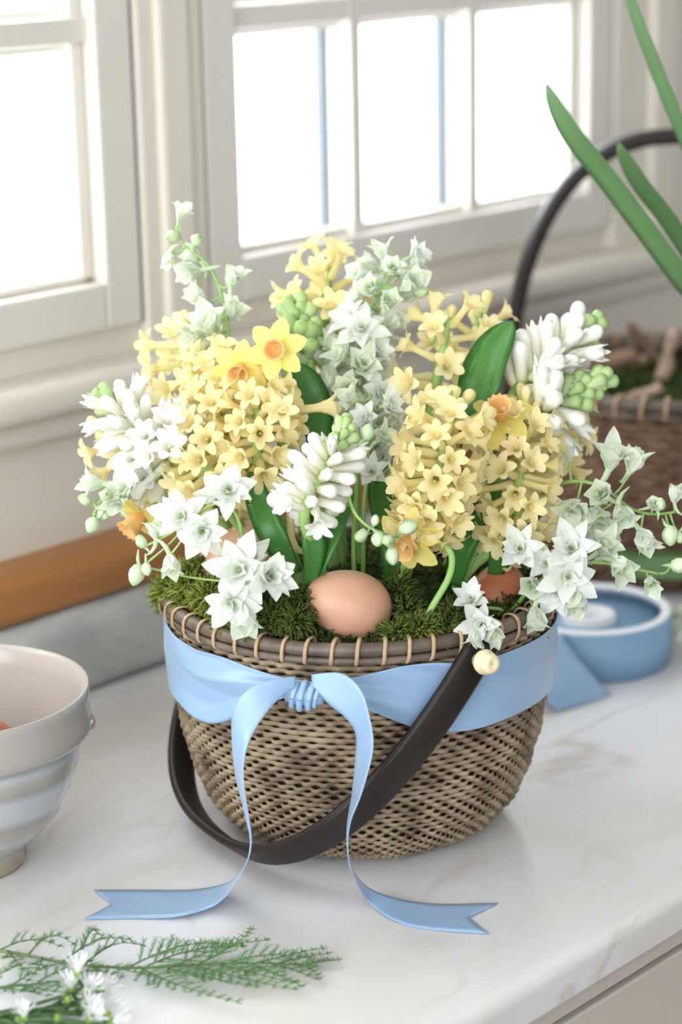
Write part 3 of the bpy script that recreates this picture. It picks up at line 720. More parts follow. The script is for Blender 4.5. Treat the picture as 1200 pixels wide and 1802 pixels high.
# ------------------------------------------------------------------ glazed bowl and eggs
BC = onz(-66, 1515, 0.0); bowl = thing('ceramic_bowl', 'grey striped glazed bowl with thick collar at the left edge', 'bowl', BC)
BO = [(0.030, 0.0), (0.0385, 0.0), (0.0400, 0.004), (0.0395, 0.011), (0.0440, 0.0165), (0.0530, 0.024), (0.0600, 0.033), (0.0625, 0.036), (0.0640, 0.040), (0.0680, 0.048), (0.0700, 0.052), (0.0712, 0.057), (0.0740, 0.064), (0.0752, 0.069), (0.0755, 0.073), (0.0775, 0.079),
      (0.0772, 0.083), (0.0790, 0.086), (0.0835, 0.0875), (0.0848, 0.0905), (0.0838, 0.0960), (0.0832, 0.104), (0.0836, 0.110), (0.0842, 0.1145), (0.0832, 0.1165)]
SCB = 1.05
BI = [(0.0832, 0.1165), (0.0812, 0.1163), (0.0792, 0.1135), (0.0775, 0.104), (0.0745, 0.088), (0.069, 0.066), (0.059, 0.043), (0.042, 0.025), (0.020, 0.016), (0.0008, 0.0145)]
BO = [(r_ * SCB, z_ * 1.02) for r_, z_ in BO]; BI = [(r_ * SCB, z_ * 1.02) for r_, z_ in BI]
ob = lathe(MB(), [(0.0008, 0.003), (0.028, 0.003), (0.030, 0.0)] + BO, 80, BC).build('outer_wall', MAT['bowl'], bowl)
lathe(MB(), BI, 80, BC).build('inner_wall', MAT['bowlin'], bowl)
# pressed lug on the collar
lg = MB(); lp = BC + Vector((0.70 * 0.0885, -0.714 * 0.0885, 0.100)); td = Vector((0.714, 0.70, 0))
tube(lg, [lp + td * (0.016 * u) + Vector((0.70, -0.714, 0)) * (-0.0010 - 0.003 * u * u) + Vector((0, 0, -0.0075 + 0.0025 * u * u)) for u in (-1, -0.6, -0.2, 0.2, 0.6, 1)], [0.0008, 0.0026, 0.0036, 0.0036, 0.0026, 0.0008], 8)
lg.build('lug', MAT['bowl'], bowl)
def egg_mesh(m_, L=0.057, W=0.0435):
    pr = []
    for i in range(25):
        t_ = PI * i / 24; x = -math.cos(t_)
        r__ = W / 2 * math.sin(t_) * (1 - 0.13 * x)
        pr.append((max(r__, 0.00001), x * L / 2))
    return lathe(MB(), pr, 32).mesh('egg', m_)
def egg(pos, d, m_, label, s=1.0):
    o_ = bpy.data.objects.new('egg', egg_mesh(MAT[m_])); link(o_)
    o_.rotation_mode = 'QUATERNION'; o_.rotation_quaternion = Vector(d).to_track_quat('Z', 'Y')
    o_.location = pos; o_.scale = (s, s, s)
    setp(o_, label, 'egg', 'brown eggs')
egg(at(612, 1064, 1.372), idir(-0.85, 0.30, 0.35), 'egg', 'large tan-brown egg at the front rim of the flower basket', 1.0)
egg(at(876, 1062, 1.445), idir(0.15, 0.8, 0.2), 'egg2', 'small russet egg behind the white larkspur at the basket rim', 0.98)
egg(at(428, 985, 1.425), idir(0.5, 0.7, 0.2), 'egg3', 'pale tan egg half hidden behind white larkspur at the left', 1.0)
egg(BC + Vector((0.022, -0.002, 0.0595)), (1, 0.3, 0.35), 'egg2', 'russet egg lying on the right inside the striped bowl', 1.0)
egg(at(-42, 1316, 1.405), (1, -0.2, 0.05), 'egg2', 'orange-brown egg lying topmost in the striped bowl', 0.95)
egg(BC + Vector((-0.026, 0.018, 0.058)), (0.2, 1, 0.1), 'egg', 'tan-brown egg lying on the far left inside the striped bowl', 1.0)

# ------------------------------------------------------------------ flower meshes
def floret_mesh(m_, seed, open_=1.0, L=0.0262):
    r_ = random.Random(seed); b = MB()
    lathe(b, [(0.0010, 0), (0.0024, 0.0012), (0.0031, 0.004), (0.0026, 0.009), (0.0023, L * 0.62), (0.0028, L * 0.76), (0.0038, L * 0.84)], 9, pig=[0, .1, .4, .7, .9, 1, 1])
    z0 = L * 0.80
    for k in range(6):
        a = 2 * PI * k / 6 + r_.uniform(-.15, .15); o = open_ * r_.uniform(0.7, 1.2); l = 0.0122 * r_.uniform(.88, 1.1)
        th0 = 0.12 + 0.25 * o; th1 = 0.4 + 1.65 * o; pr = []; r0, zz = 0.0028, z0 - 0.001
        wv = (0.0019, 0.0026, 0.0031, 0.0034, 0.0033, 0.0026, 0.0009)
        for j in range(7):
            u = j / 6; th = th0 + (th1 - th0) * u ** 1.2
            pr.append((r0, zz, wv[j], 0.0009 * math.sin(PI * min(1, u + .1))))
            r0 += l / 6 * math.sin(th); zz += l / 6 * math.cos(th)
        petal(b, pr, a, [1] * 7, 0, r_.uniform(-.35, .35))
    lathe(b, [(0.0001, z0 - 0.001), (0.0006, z0), (0.0007, z0 + 0.002), (0.0001, z0 + 0.0028)], 6, pig=[1] * 4)
    return b.mesh('floret', m_)
def bud_mesh(m_, L, R0, lob=0.12, name='bud', pig=None, split=0.0):
    b = MB(); pr = [(R0 * .3, 0), (R0 * .62, L * .08), (R0 * .72, L * .25), (R0 * .80, L * .5), (R0 * 1.0, L * .72), (R0 * .92, L * .86), (R0 * .6, L * .96), (R0 * .08, L)]
    lathe(b, pr, 12, pig=pig or [0, .2, .5, .8, 1, 1, 1, .9], lobes=6, lob=lob)
    if split:
        for k in range(6):
            petal(b, [(R0 * .85, L * .70, R0 * .45, 0.0003), (R0 * (1.05 + split), L * .86, R0 * .45, 0.0004), (R0 * (1.0 + 2 * split), L * 1.0, R0 * .25, 0.0002), (R0 * (0.95 + 2.6 * split), L * 1.06, R0 * .05, 0)], 2 * PI * k / 6 + .2, [1] * 4, 0.0003)
    return b.mesh(name, m_)
YF = [floret_mesh(MAT['yellow'], s, o_) for s, o_ in ((1, 1.0), (2, 0.8), (3, 1.15), (4, 0.6))]
YB = [bud_mesh(MAT['yellowbud'], 0.020, 0.0040), bud_mesh(MAT['yellowbud'], 0.015, 0.0036)]
WF = [bud_mesh(MAT['white'], 0.025, 0.0046, .10), bud_mesh(MAT['white'], 0.026, 0.0043, .12, split=0.10), bud_mesh(MAT['white'], 0.023, 0.0046, .08)]
WO = [floret_mesh(MAT['white'], s, o_) for s, o_ in ((11, 0.45), (12, 0.7))]
GB = [bud_mesh(MAT['greenbud'], 0.015, 0.0045, .06, pig=[1, .9, .8, .6, .4, .2, .1, 0]), bud_mesh(MAT['greenbud'], 0.011, 0.0037, .06, pig=[.8, .7, .6, .4, .3, .1, .1, 0])]
def lark_mesh(seed, opn, half=False):
    """half: a bell of pointed sepals flaring at the tips with green midribs; else an open double blossom"""
    r_ = random.Random(seed); b = MB()
    if half: rings = ((5, 0.0160, 0.10 + opn * .5, opn * 2.6, 0.0050), (4, 0.0125, 0.08, opn * 1.3, 0.0042))
    else: rings = ((6, 0.0170, opn * 0.7, opn * 1.3, 0.0046), (6, 0.0150, opn * 0.45, opn * 0.95, 0.0040), (5, 0.0095, opn * 0.15, opn * 0.5, 0.0030))
    for ring, (n, L, th0, th1, hw) in enumerate(rings):
        for k in range(n):
            a = 2 * PI * (k + 0.5 * ring) / n + r_.uniform(-.25, .25); l = L * r_.uniform(.8, 1.12); ww = hw * r_.uniform(.8, 1.15)
            e0 = th0 * r_.uniform(.75, 1.25); e1 = th1 * r_.uniform(.7, 1.25)
            pr = []; r0, z0 = 0.0012, 0.0008 * ring; wv = (0.30, 0.62, 0.92, 1.0, 0.86, 0.50, 0.06)
            wob = r_.uniform(0, 6)
            for j in range(7):
                u = j / 6; th = e0 + (e1 - e0) * (u ** 2 if half else u)
                pr.append((r0, z0 + 0.0005 * math.sin(5 * u + wob), ww * wv[j], (0.0019 if half else 0.0014) * math.sin(PI * u) * r_.uniform(.3, 1.2)))
                r0 += l / 6 * math.sin(th); z0 += l / 6 * math.cos(th)
            pg = [.9, .75, .55, .45, .45, .6, .9] if half else ([.8, .4, .16, .08, .08, .18, .5] if ring < 2 else [.8, .5, .3, .2, .2, .2, .3])
            petal(b, pr, a, pg, 0, r_.uniform(-.7, .7), 0.85)
    pts_ = [Vector((0, 0, 0.001)), Vector((0.002, 0, -0.004)), Vector((0.005, 0, -0.007)), Vector((0.0095, 0, -0.0085))]
    tube(b, pts_, [0.0016, 0.0014, 0.0010, 0.0004], 6, pig=[.5, .5, .4, .7])
    return b.mesh('blossom', MAT['lark'])
LO = [lark_mesh(s, o_) for s, o_ in ((1, 1.15), (2, 1.0), (3, 1.3), (4, 0.9))]
LH = [lark_mesh(s, o_, True) for s, o_ in ((5, 0.40), (6, 0.55), (7, 0.30))]
def larkbud_mesh(seed, L, R0):
    b = MB(); lathe(b, [(R0 * .15, 0), (R0 * .7, L * .12), (R0 * 1.0, L * .38), (R0 * .95, L * .62), (R0 * .6, L * .86), (R0 * .12, L)], 10, pig=[.9, .4, .1, .15, .4, 1], lobes=5, lob=.14)
    tube(b, [Vector((0, 0, L * .12)), Vector((-R0 * .9, 0, -L * .10)), Vector((-R0 * 1.4, 0, -L * .45))], [R0 * .32, R0 * .26, R0 * .10], 6, pig=.4)
    return b.mesh('bud', MAT['larkbud'])
LB = [larkbud_mesh(1, 0.0125, 0.0040), larkbud_mesh(2, 0.0105, 0.0036), larkbud_mesh(3, 0.0085, 0.0029)]
def daff_petal(seed, L=0.022, hw=0.0078):
    r_ = random.Random(seed); b = MB()
    petal(b, [(0.003, 0.0, 0.0022, 0.0002), (0.003 + L * .22, 0.0010, hw * .78, 0.0008), (0.003 + L * .48, 0.0016, hw, 0.0012), (0.003 + L * .72, 0.0012, hw * .82, 0.0010), (0.003 + L * .92, 0.0, hw * .38, 0.0004), (0.003 + L, -0.0008, hw * .06, 0)], 0, [0.2, .6, .9, 1, 1, 1], 0.0004, r_.uniform(-.3, .3))
    return b.mesh('petal', MAT['daff'])
DP = [daff_petal(1), daff_petal(2)]
def corona_mesh():
    n = 36; pr = [(0.0034, -0.001), (0.0052, 0.003), (0.0064, 0.008), (0.0070, 0.0125), (0.0086, 0.0150), (0.0084, 0.0153), (0.0064, 0.0127), (0.0058, 0.008), (0.0044, 0.003), (0.0006, 0.0012)]
    b = MB(); vs = []; ps = []
    for j, (r, z) in enumerate(pr):
        for k in range(n):
            a = 2 * PI * k / n; fr = 1 + (0.07 * math.cos(12 * a) if j in (4, 5) else 0.02 * math.cos(12 * a) if j in (3, 6) else 0)
            vs.append((r * fr * math.cos(a), r * fr * math.sin(a), z + (0.0007 * math.sin(12 * a + 1) if j in (4, 5) else 0))); ps.append(min(1, j / 4) if j < 5 else .8)
    fs = [(j * n + k, j * n + (k + 1) % n, (j + 1) * n + (k + 1) % n, (j + 1) * n + k) for j in range(len(pr) - 1) for k in range(n)]
    return b.add(vs, fs, ps).mesh('corona', MAT['corona'])
CO = corona_mesh()

def root_for(p, k=0.45, z=0.150):
    v = Vector((p.x, p.y, 0)) * k
    if v.length > 0.085: v = v.normalized() * 0.085
    return Vector((v.x, v.y, z))
def spread(n, k):       # golden-angle spiral
    return k * 2.39996
def hyacinth(label, colour, tip, bot, n, size=1.0, buds=5, jit=0.15, el0=-25, el1=45, skip=(), base=None, stemr=0.0036, group=None, extra=(), opened=0, fl=None):
    T_ = at(*tip); Bt = at(*bot); base = base or root_for(Bt)
    t = thing('hyacinth', label, 'hyacinth', base, group)
    ax = (T_ - Bt); Ln = ax.length; axn = ax.normalized()
    mid = base.lerp(Bt, 0.55) + axn * 0.0 + Vector((0, 0, 0.004))
    P = cr([base - Vector((0, 0, 0.02)), base.lerp(Bt, .5), Bt, Bt.lerp(T_, .5), T_], 22)
    tube(MB(), P, [stemr * (1.0 if i < 14 else 1 - 0.6 * (i - 14) / 7) for i in range(22)], 8, pig=[.2 + .6 * i / 21 for i in range(22)]).build('stem', MAT['stem'], t)
    u = axn.orthogonal().normalized(); v = axn.cross(u); r_ = random.Random(sum(ord(ch) for ch in label))
    for k in range(n):
        f = (k + 0.5) / n
        if k in skip: continue
        isbud = k >= n - buds
        a = spread(n, k) + r_.uniform(-jit, jit)
        el = math.radians(el0 + (el1 - el0) * f ** 1.1 + r_.uniform(-9, 9))
        if isbud: el = math.radians(40 + 42 * (k - (n - buds) + 1) / buds)
        rad = u * math.cos(a) + v * math.sin(a); d = rad * math.cos(el) + axn * math.sin(el)
        p = Bt + axn * (Ln * (0.02 + 0.96 * f)) + rad * stemr * 0.7
        s = size * r_.uniform(.9, 1.08) * (1 - 0.18 * f)
        if colour == 'yellow':
            me = r_.choice(YB) if isbud else r_.choice(fl or YF); nm = 'bud' if isbud else 'floret'
        elif colour == 'white':
            me = r_.choice(GB) if isbud else (r_.choice(WO) if k < opened else r_.choice(WF)); nm = 'bud' if isbud else 'floret'
        else:
            me = r_.choice(GB); nm = 'bud'
        inst(nm, me, t, p, d, r_.uniform(0, 6.28), s)
    for (px, py, dep, dx, dy, tw, s, me, nm) in extra:
        q = at(px, py, dep); d = idir(dx, dy, tw)
        st = min(P, key=lambda w_: (w_ - q).length)
        inst(nm, me, t, q - d * 0.022 * s, d, r_.uniform(0, 6.28), s)
        b0 = q - d * 0.022 * s
        if (st - b0).length > 0.006:
            tube(MB(), cr([st, st.lerp(b0, .5) + Vector((0, 0, .002)), b0 - d * 0.002, b0 + d * 0.001], 8), 0.0012, 6, pig=.7).build('pedicel', MAT['stem'], t)
    return t
YG = 'yellow hyacinths in the basket'; WG = 'white hyacinths in the basket'
hyacinth('full round yellow hyacinth at the front right of the bouquet', 'yellow', (800, 712, 1.395), (752, 905, 1.375), 52, 1.06, 6, el0=-55, el1=45, group=YG)
hyacinth('dense yellow hyacinth with green bud tip at the far right', 'yellow', (925, 712, 1.43), (903, 935, 1.415), 54, 0.98, 8, el0=-45, el1=50, group=YG)
hyacinth('loose yellow hyacinth with bare green stem at upper right centre', 'yellow', (792, 560, 1.455), (762, 700, 1.450), 14, 1.12, 1, el0=-20, el1=45, group=YG, extra=((766, 535, 1.455, 0.1, 1, 0.1, 1.1, YF[3], 'floret'),))
hyacinth('topmost yellow hyacinth against the window frame', 'yellow', (580, 470, 1.50), (572, 600, 1.495), 15, 1.15, 0, el0=-10, el1=55, group=YG, extra=((588, 440, 1.50, 0.25, 1, 0.1, 1.2, YF[1], 'floret'), (500, 520, 1.50, -1, 0.05, 0.2, 1.1, YF[3], 'floret')))
hyacinth('big yellow hyacinth left of the two daffodils', 'yellow', (392, 632, 1.425), (372, 850, 1.40), 58, 1.05, 4, el0=-40, el1=45, group=YG)
hyacinth('yellow hyacinth just below the two daffodils', 'yellow', (452, 672, 1.40), (455, 830, 1.395), 42, 1.0, 3, el0=-40, el1=45, group=YG)
hyacinth('sparse yellow hyacinth at the upper left edge of the bouquet', 'yellow', (318, 585, 1.47), (345, 690, 1.46), 14, 1.1, 2, el0=-20, el1=40, group=YG)
hyacinth('yellow hyacinth mostly hidden behind the far right white hyacinth', 'yellow', (985, 690, 1.49), (965, 810, 1.48), 22, 1.0, 2, el0=-30, el1=40, group=YG)
hyacinth('small-flowered yellow hyacinth between daffodils and white hyacinth', 'yellow', (505, 725, 1.415), (500, 800, 1.41), 0, 1.0, 0, group=YG,
         extra=((497, 722, 1.375, -0.2, 0.1, 1, 1.0, YF[0], 'floret'), (572, 716, 1.40, 1, 0.12, 0.1, 1.15, YF[3], 'floret'), (512, 955, 1.375, 0.0, -1, 0.25, 1.05, YF[1], 'floret'), (458, 890, 1.385, -0.3, -0.9, 0.3, 1.0, YF[2], 'floret'), (520, 745, 1.40, 0.2, -0.4, 0.9, .9, YF[1], 'floret')))
hyacinth('short yellow hyacinth behind the broad upright leaf', 'yellow', (845, 545, 1.50), (830, 660, 1.49), 11, 1.05, 3, el0=0, el1=60, group=YG)
hyacinth('yellow hyacinth peeking out at the far left below the white one', 'yellow', (185, 760, 1.455), (290, 840, 1.445), 16, 1.0, 2, el0=-10, el1=40, group=YG)
hyacinth('yellow hyacinth drooping below the full round one', 'yellow', (765, 850, 1.37), (745, 915, 1.372), 12, 0.95, 0, el0=-70, el1=-30, group=YG)
hyacinth('white hyacinth of closed buds at the front centre', 'white', (608, 752, 1.345), (535, 905, 1.345), 44, 0.92, 12, el0=0, el1=45, group=WG, opened=2, extra=((560, 922, 1.335, 0.1, -0.75, 0.8, 0.9, WO[1], 'floret'), (478, 878, 1.345, -1, 0.25, 0.3, 1.05, WF[0], 'floret')))
hyacinth('white hyacinth leaning right with green tip at the top right', 'white', (1040, 575, 1.455), (905, 690, 1.44), 38, 1.22, 8, el0=20, el1=55, group=WG)
hyacinth('lower green-tipped white hyacinth leaning right', 'white', (1052, 672, 1.44), (935, 735, 1.435), 34, 1.2, 20, el0=15, el1=50, group=WG)
hyacinth('white hyacinth leaning far left with green tip', 'white', (182, 700, 1.425), (318, 820, 1.415), 50, 1.1, 8, el0=5, el1=40, group=WG, opened=16)
hyacinth('tight green-budded hyacinth behind the daffodils', 'green', (522, 552, 1.475), (545, 640, 1.47), 38, 1.25, 12, el0=20, el1=50, group=WG)
hyacinth('short white hyacinth half hidden beside the tall centre larkspur', 'white', (578, 600, 1.49), (568, 700, 1.48), 20, 1.0, 2, el0=0, el1=45, group=WG)

# larkspurs
def larkspur(label, path, blooms, base=None, stemr=0.0014, extra_stem=True):
    P0 = [at(*p) for p in path]; base = base or root_for(P0[0], 0.6)
    t = thing('larkspur', label, 'larkspur', base, 'white larkspurs in the basket')
    S = cr(([base - Vector((0, 0, 0.015))] if extra_stem else []) + P0, 40)
    tube(MB(), S, [stemr * (1.15 - 0.6 * i / 39) for i in range(40)], 7, pig=[.1 + .5 * i / 39 for i in range(40)]).build('stem', MAT['stem'], t)
    r_ = random.Random(sum(ord(ch) for ch in label) + 3)
    for (px, py, dep, kind, s, d) in blooms:
        q = at(px, py, dep)
        st = min(S, key=lambda w_: (w_ - q).length + 0.25 * max(0, w_.z - q.z))
        dd = idir(*d) if d else ((q - st).normalized() * 0.8 + idir(r_.uniform(-.3, .3), r_.uniform(-.2, .4), 0.75)).normalized()
        me = r_.choice({'o': LO, 'h': LH, 'b': LB}[kind])
        inst({'o': 'blossom', 'h': 'blossom', 'b': 'bud'}[kind], me, t, q - dd * 0.004, dd, r_.uniform(0, 6.28), s * (1.02 if kind == 'o' else 1.25 if kind == 'h' else 0.9))
        if (st - q).length > 0.004:
            e = q - dd * 0.003
            tube(MB(), cr([st, st.lerp(e, .5) - Vector((0, 0, 0.002)), e], 7), [0.0009, .0008, .0008, .0007, .0007, .0008, .0010], 5, pig=.6).build('pedicel', MAT['stem'], t)
    return t
larkspur('tall larkspur curving to a nodding tip at the upper left', [(402, 660, 1.45), (402, 590, 1.45), (388, 515, 1.45), (365, 465, 1.45), (325, 432, 1.45), (310, 400, 1.45)],
    [(318, 378, 1.45, 'h', .72, (.35, .8, .2)), (306, 415, 1.445, 'b', 1.1, (-.4, -.2, .6)), (346, 425, 1.445, 'b', 1.15, (.2, .3, .9)), (297, 452, 1.445, 'h', .62, (-.1, -.9, .3)), (340, 478, 1.445, 'h', .95, (-.7, -.2, .5)), (345, 452, 1.455, 'h', .8, (-.6, .4, .2)), (408, 495, 1.445, 'h', .85, (.4, .8, .4)), (352, 525, 1.445, 'h', .9, (-.6, .5, .5)), (375, 575, 1.44, 'h', 1.15, (-.4, .5, .6)), (350, 590, 1.445, 'h', 1.1, (-.8, -.1, .5)), (395, 555, 1.455, 'h', 1.0, (.6, .5, .3)), (360, 620, 1.45, 'o', .9, (-.5, .1, .8))])
cl = random.Random(21); bl = []
for i in range(36):
    f = i / 35; py = 455 + 300 * f; cx = 688 - 60 * sm(f * 1.6); a = i * 2.4
    bl.append((cx + math.cos(a) * (44 - 8 * f), py + cl.uniform(-10, 10), 1.462 + 0.022 * math.sin(a), 'h' if i % 3 else 'o', cl.uniform(.85, 1.1) if f > .12 else .85, (math.cos(a) * .8, .35, -math.sin(a) * .5 + .45)))
larkspur('tall full larkspur rising in the centre of the bouquet', [(628, 770, 1.46), (627, 690, 1.465), (630, 600, 1.465), (660, 530, 1.465), (690, 470, 1.465), (692, 440, 1.465)], bl + [(672, 445, 1.46, 'h', .75, (-.2, .9, .2)), (730, 465, 1.46, 'h', .7, (.5, .8, .3)), (735, 510, 1.455, 'b', 1.3, (.5, -.2, .7))])
bl = []
for i in range(14):
    f = i / 13; a = i * 2.4 + 1
    bl.append((655 + math.cos(a) * 32, 690 + 150 * f, 1.425 + 0.015 * math.sin(a), 'h' if i % 2 else 'o', cl.uniform(.75, .95), (math.cos(a) * .8, .2, .6)))
larkspur('pale green larkspur low in the centre between white and yellow hyacinths', [(640, 900, 1.42), (650, 820, 1.43), (652, 740, 1.43), (650, 690, 1.43)], bl)
larkspur('larkspur stem hooked downwards with green buds above the front egg', [(622, 960, 1.40), (628, 800, 1.375), (618, 760, 1.365), (611, 830, 1.352), (618, 890, 1.347), (645, 925, 1.345), (680, 940, 1.345), (700, 945, 1.345)],
    [(645, 765, 1.35, 'b', 1.5, (.3, .9, .3)), (638, 940, 1.34, 'b', 1.0, (-.5, -.5, .6)), (665, 945, 1.338, 'b', 1.15, (-.1, -.8, .5)), (690, 972, 1.338, 'b', 1.1, (.1, -1, .4)), (682, 950, 1.335, 'b', 1.1, (.2, -.3, .9)), (712, 930, 1.338, 'b', 1.35, (1, .3, .3)), (660, 915, 1.345, 'b', 1.0, (.2, .9, .3)), (590, 890, 1.352, 'b', 1.5, (-.5, -.6, .4))])
larkspur('cluster of wide open larkspur blossoms at the front left rim', [(425, 1050, 1.385), (428, 965, 1.36), (415, 905, 1.352), (385, 885, 1.352), (345, 905, 1.356)],
    [(318, 908, 1.350, 'o', 1.15, (-.2, .1, 1)), (355, 935, 1.345, 'o', 1.1, (.1, -.3, 1)), (402, 862, 1.35, 'o', 1.15, (.1, .35, .9)), (300, 985, 1.36, 'h', .9, (.1, -.8, .5)), (385, 870, 1.36, 'o', .9, (-.4, .5, .7)), (250, 955, 1.375, 'b', 1.3, (-.4, .8, .3)), (244, 1003, 1.375, 'b', 1.35, (-.3, -.9, .4)), (275, 940, 1.37, 'h', .8, (-.1, .9, .4)), (258, 1000, 1.37, 'b', 1.2, (.2, -.9, .4))])
larkspur('lowest white larkspur blossoms drooping onto the front left rim', [(440, 1060, 1.375), (450, 1020, 1.358), (448, 1000, 1.352), (430, 1020, 1.35)],
    [(420, 1003, 1.338, 'o', 1.35, (-.15, .1, 1)), (475, 1015, 1.338, 'o', 1.25, (.45, .1, .9)), (405, 1062, 1.337, 'o', 1.1, (-.3, -.4, .9)), (432, 1075, 1.334, 'h', 1.1, (.05, -1, .45)), (440, 985, 1.35, 'o', 1.0, (.1, .6, .7))])
larkspur('larkspur with round buds trailing at the far left', [(300, 860, 1.43), (240, 855, 1.42), (195, 865, 1.415), (175, 885, 1.415), (165, 905, 1.415)],
    [(228, 865, 1.41, 'h', .95, (-.5, .2, .7)), (170, 850, 1.41, 'h', .9, (-.9, .1, .3)), (255, 845, 1.415, 'o', .95, (-.2, .3, .9)), (205, 880, 1.405, 'h', .8, (-.2, -.6, .7)), (150, 880, 1.41, 'b', 1.3, (-.6, .4, .5)), (185, 872, 1.405, 'b', 1.3, (.2, .1, 1)), (165, 920, 1.405, 'b', 1.35, (-.3, -.7, .6)), (180, 905, 1.41, 'b', .9, (.6, -.4, .6))])
larkspur('larkspur arching out over the ribbon roll at the right', [(930, 900, 1.44), (980, 855, 1.43), (1030, 848, 1.42), (1075, 868, 1.415), (1110, 895, 1.41), (1150, 905, 1.41), (1195, 900, 1.41)],
    [(1075, 815, 1.41, 'h', 1.2, (.1, .8, .6)), (1112, 822, 1.41, 'h', 1.0, (.4, .9, .3)), (1000, 800, 1.43, 'h', .7, (-.1, .9, .3)), (1012, 890, 1.415, 'h', 1.2, (-.2, -.6, .8)), (1050, 905, 1.41, 'h', 1.2, (.1, -.7, .7)), (985, 905, 1.42, 'o', 1.1, (-.3, -.3, .9)), (1090, 900, 1.40, 'h', 1.0, (.2, -.7, .7)), (1130, 940, 1.40, 'h', 1.0, (.4, -.8, .5)), (1150, 888, 1.40, 'h', .6, (.2, .3, .9)), (1160, 890, 1.40, 'b', 1.3, (.3, .6, .6)), (1188, 872, 1.405, 'h', .7, (.2, 1, .2)), (1180, 935, 1.40, 'b', 1.5, (-.1, -.9, .4)), (1195, 945, 1.40, 'b', 1.1, (.1, -.9, .4)), (1060, 870, 1.40, 'h', 1.0, (-.3, .1, .9)), (1025, 925, 1.42, 'o', 1.0, (0, -.4, .9)), (1065, 935, 1.415, 'o', .9, (.2, -.4, .9))])
larkspur('lower right larkspur hanging over the basket rim beside the ribbon roll', [(890, 1080, 1.415), (930, 1040, 1.40), (985, 1000, 1.39), (1050, 990, 1.39), (1110, 1000, 1.395), (1160, 1010, 1.40)],
    [(915, 965, 1.385, 'o', 1.0, (-.1, .2, 1)), (1005, 965, 1.375, 'o', 1.15, (0, .3, 1)), (1000, 1015, 1.37, 'o', 1.15, (.05, -.1, 1)), (1015, 1050, 1.37, 'h', 1.0, (-.1, -.8, .6)), (940, 1080, 1.38, 'h', .95, (.05, -1, .4)), (940, 1030, 1.385, 'h', .9, (-.4, -.2, .8)), (1085, 990, 1.385, 'h', 1.05, (.5, -.5, .6)), (1060, 965, 1.39, 'h', 1.0, (.3, .4, .7)), (1145, 1025, 1.385, 'h', .75, (0, -.6, .8)), (1190, 995, 1.39, 'b', 1.4, (1, .1, .3)), (960, 990, 1.385, 'o', .9, (-.3, .2, .8)), (980, 1045, 1.38, 'o', 1.0, (-.4, -.4, .8))])
larkspur('small larkspur blossoms lying over the rim beside the bone peg', [(880, 1080, 1.40), (860, 1070, 1.375), (845, 1075, 1.365)],
    [(828, 1052, 1.36, 'o', .80, (-.1, .5, .8)), (845, 1098, 1.35, 'o', .95, (-.1, -.1, 1)), (862, 1110, 1.352, 'h', .8, (.4, -.5, .7)), (835, 1120, 1.348, 'h', .75, (-.1, -.9, .4))])

# daffodils
def daffodil(label, c, d, path, s=1.0, base=None, roll=0.3):
    q = at(*c); dd = idir(*d); P0 = [at(*p) for p in path]; base = base or root_for(P0[0] if P0 else q, .6)
    t = thing('daffodil', label, 'daffodil', base, 'small yellow daffodils')
    b = q - dd * 0.016 * s
    tube(MB(), cr([base - Vector((0, 0, 0.01))] + P0 + [b - dd * 0.002], 26), 0.0021, 8, pig=[.2 + .5 * i / 25 for i in range(26)]).build('stem', MAT['stem'], t)
    tb = MB(); lathe(tb, [(0.0022, -0.003), (0.0030, 0.0), (0.0022, 0.003), (0.0024, 0.010), (0.0036, 0.0165)], 10, pig=[.2, .3, .6, .8, 1])
    inst('flower_tube', tb.mesh('flower_tube', MAT['yellowbud']), t, b, dd, 0, s)
    ref = dd.to_track_quat('Z', 'Y')
    for k in range(6):
        pd_ = bpy.data.objects.new('petal', DP[k % 2]); link(pd_); pd_.parent = t
        pd_.rotation_mode = 'QUATERNION'; pd_.rotation_quaternion = ref @ Quaternion((0, 0, 1), roll + 2 * PI * k / 6) @ Quaternion((0, 1, 0), rng.uniform(-.16, .22))
        pd_.location = q - dd * (0.0006 * (k % 2)) - base; pd_.scale = (s,) * 3
    inst('corona', CO, t, q, dd, 0, s)
daffodil('small daffodil facing the camera, highest in the bouquet', (486, 614, 1.374), (-.1, -.12, 1), [(505, 760, 1.42), (503, 660, 1.43), (492, 625, 1.425)], .80)
daffodil('small daffodil tilted down beside the highest one', (424, 646, 1.388), (-.15, -.5, .85), [(455, 760, 1.425), (450, 680, 1.435), (438, 630, 1.43)], .80)
daffodil('daffodil hanging at the far left behind the white larkspur', (248, 908, 1.44), (-.55, -.65, .35), [(330, 930, 1.45), (290, 885, 1.455), (262, 888, 1.452)], .95)
daffodil('nodding daffodil on a hooked stem above the rim', (722, 950, 1.365), (-.35, -.45, .6), [(752, 1085, 1.36), (788, 1020, 1.36), (795, 980, 1.365), (780, 958, 1.37), (755, 950, 1.372)], .90, base=at(750, 1100, 1.36))
daffodil('daffodil tucked behind the two round yellow hyacinths', (880, 735, 1.415), (-.1, .55, .8), [(875, 850, 1.44), (880, 780, 1.44)], .95)

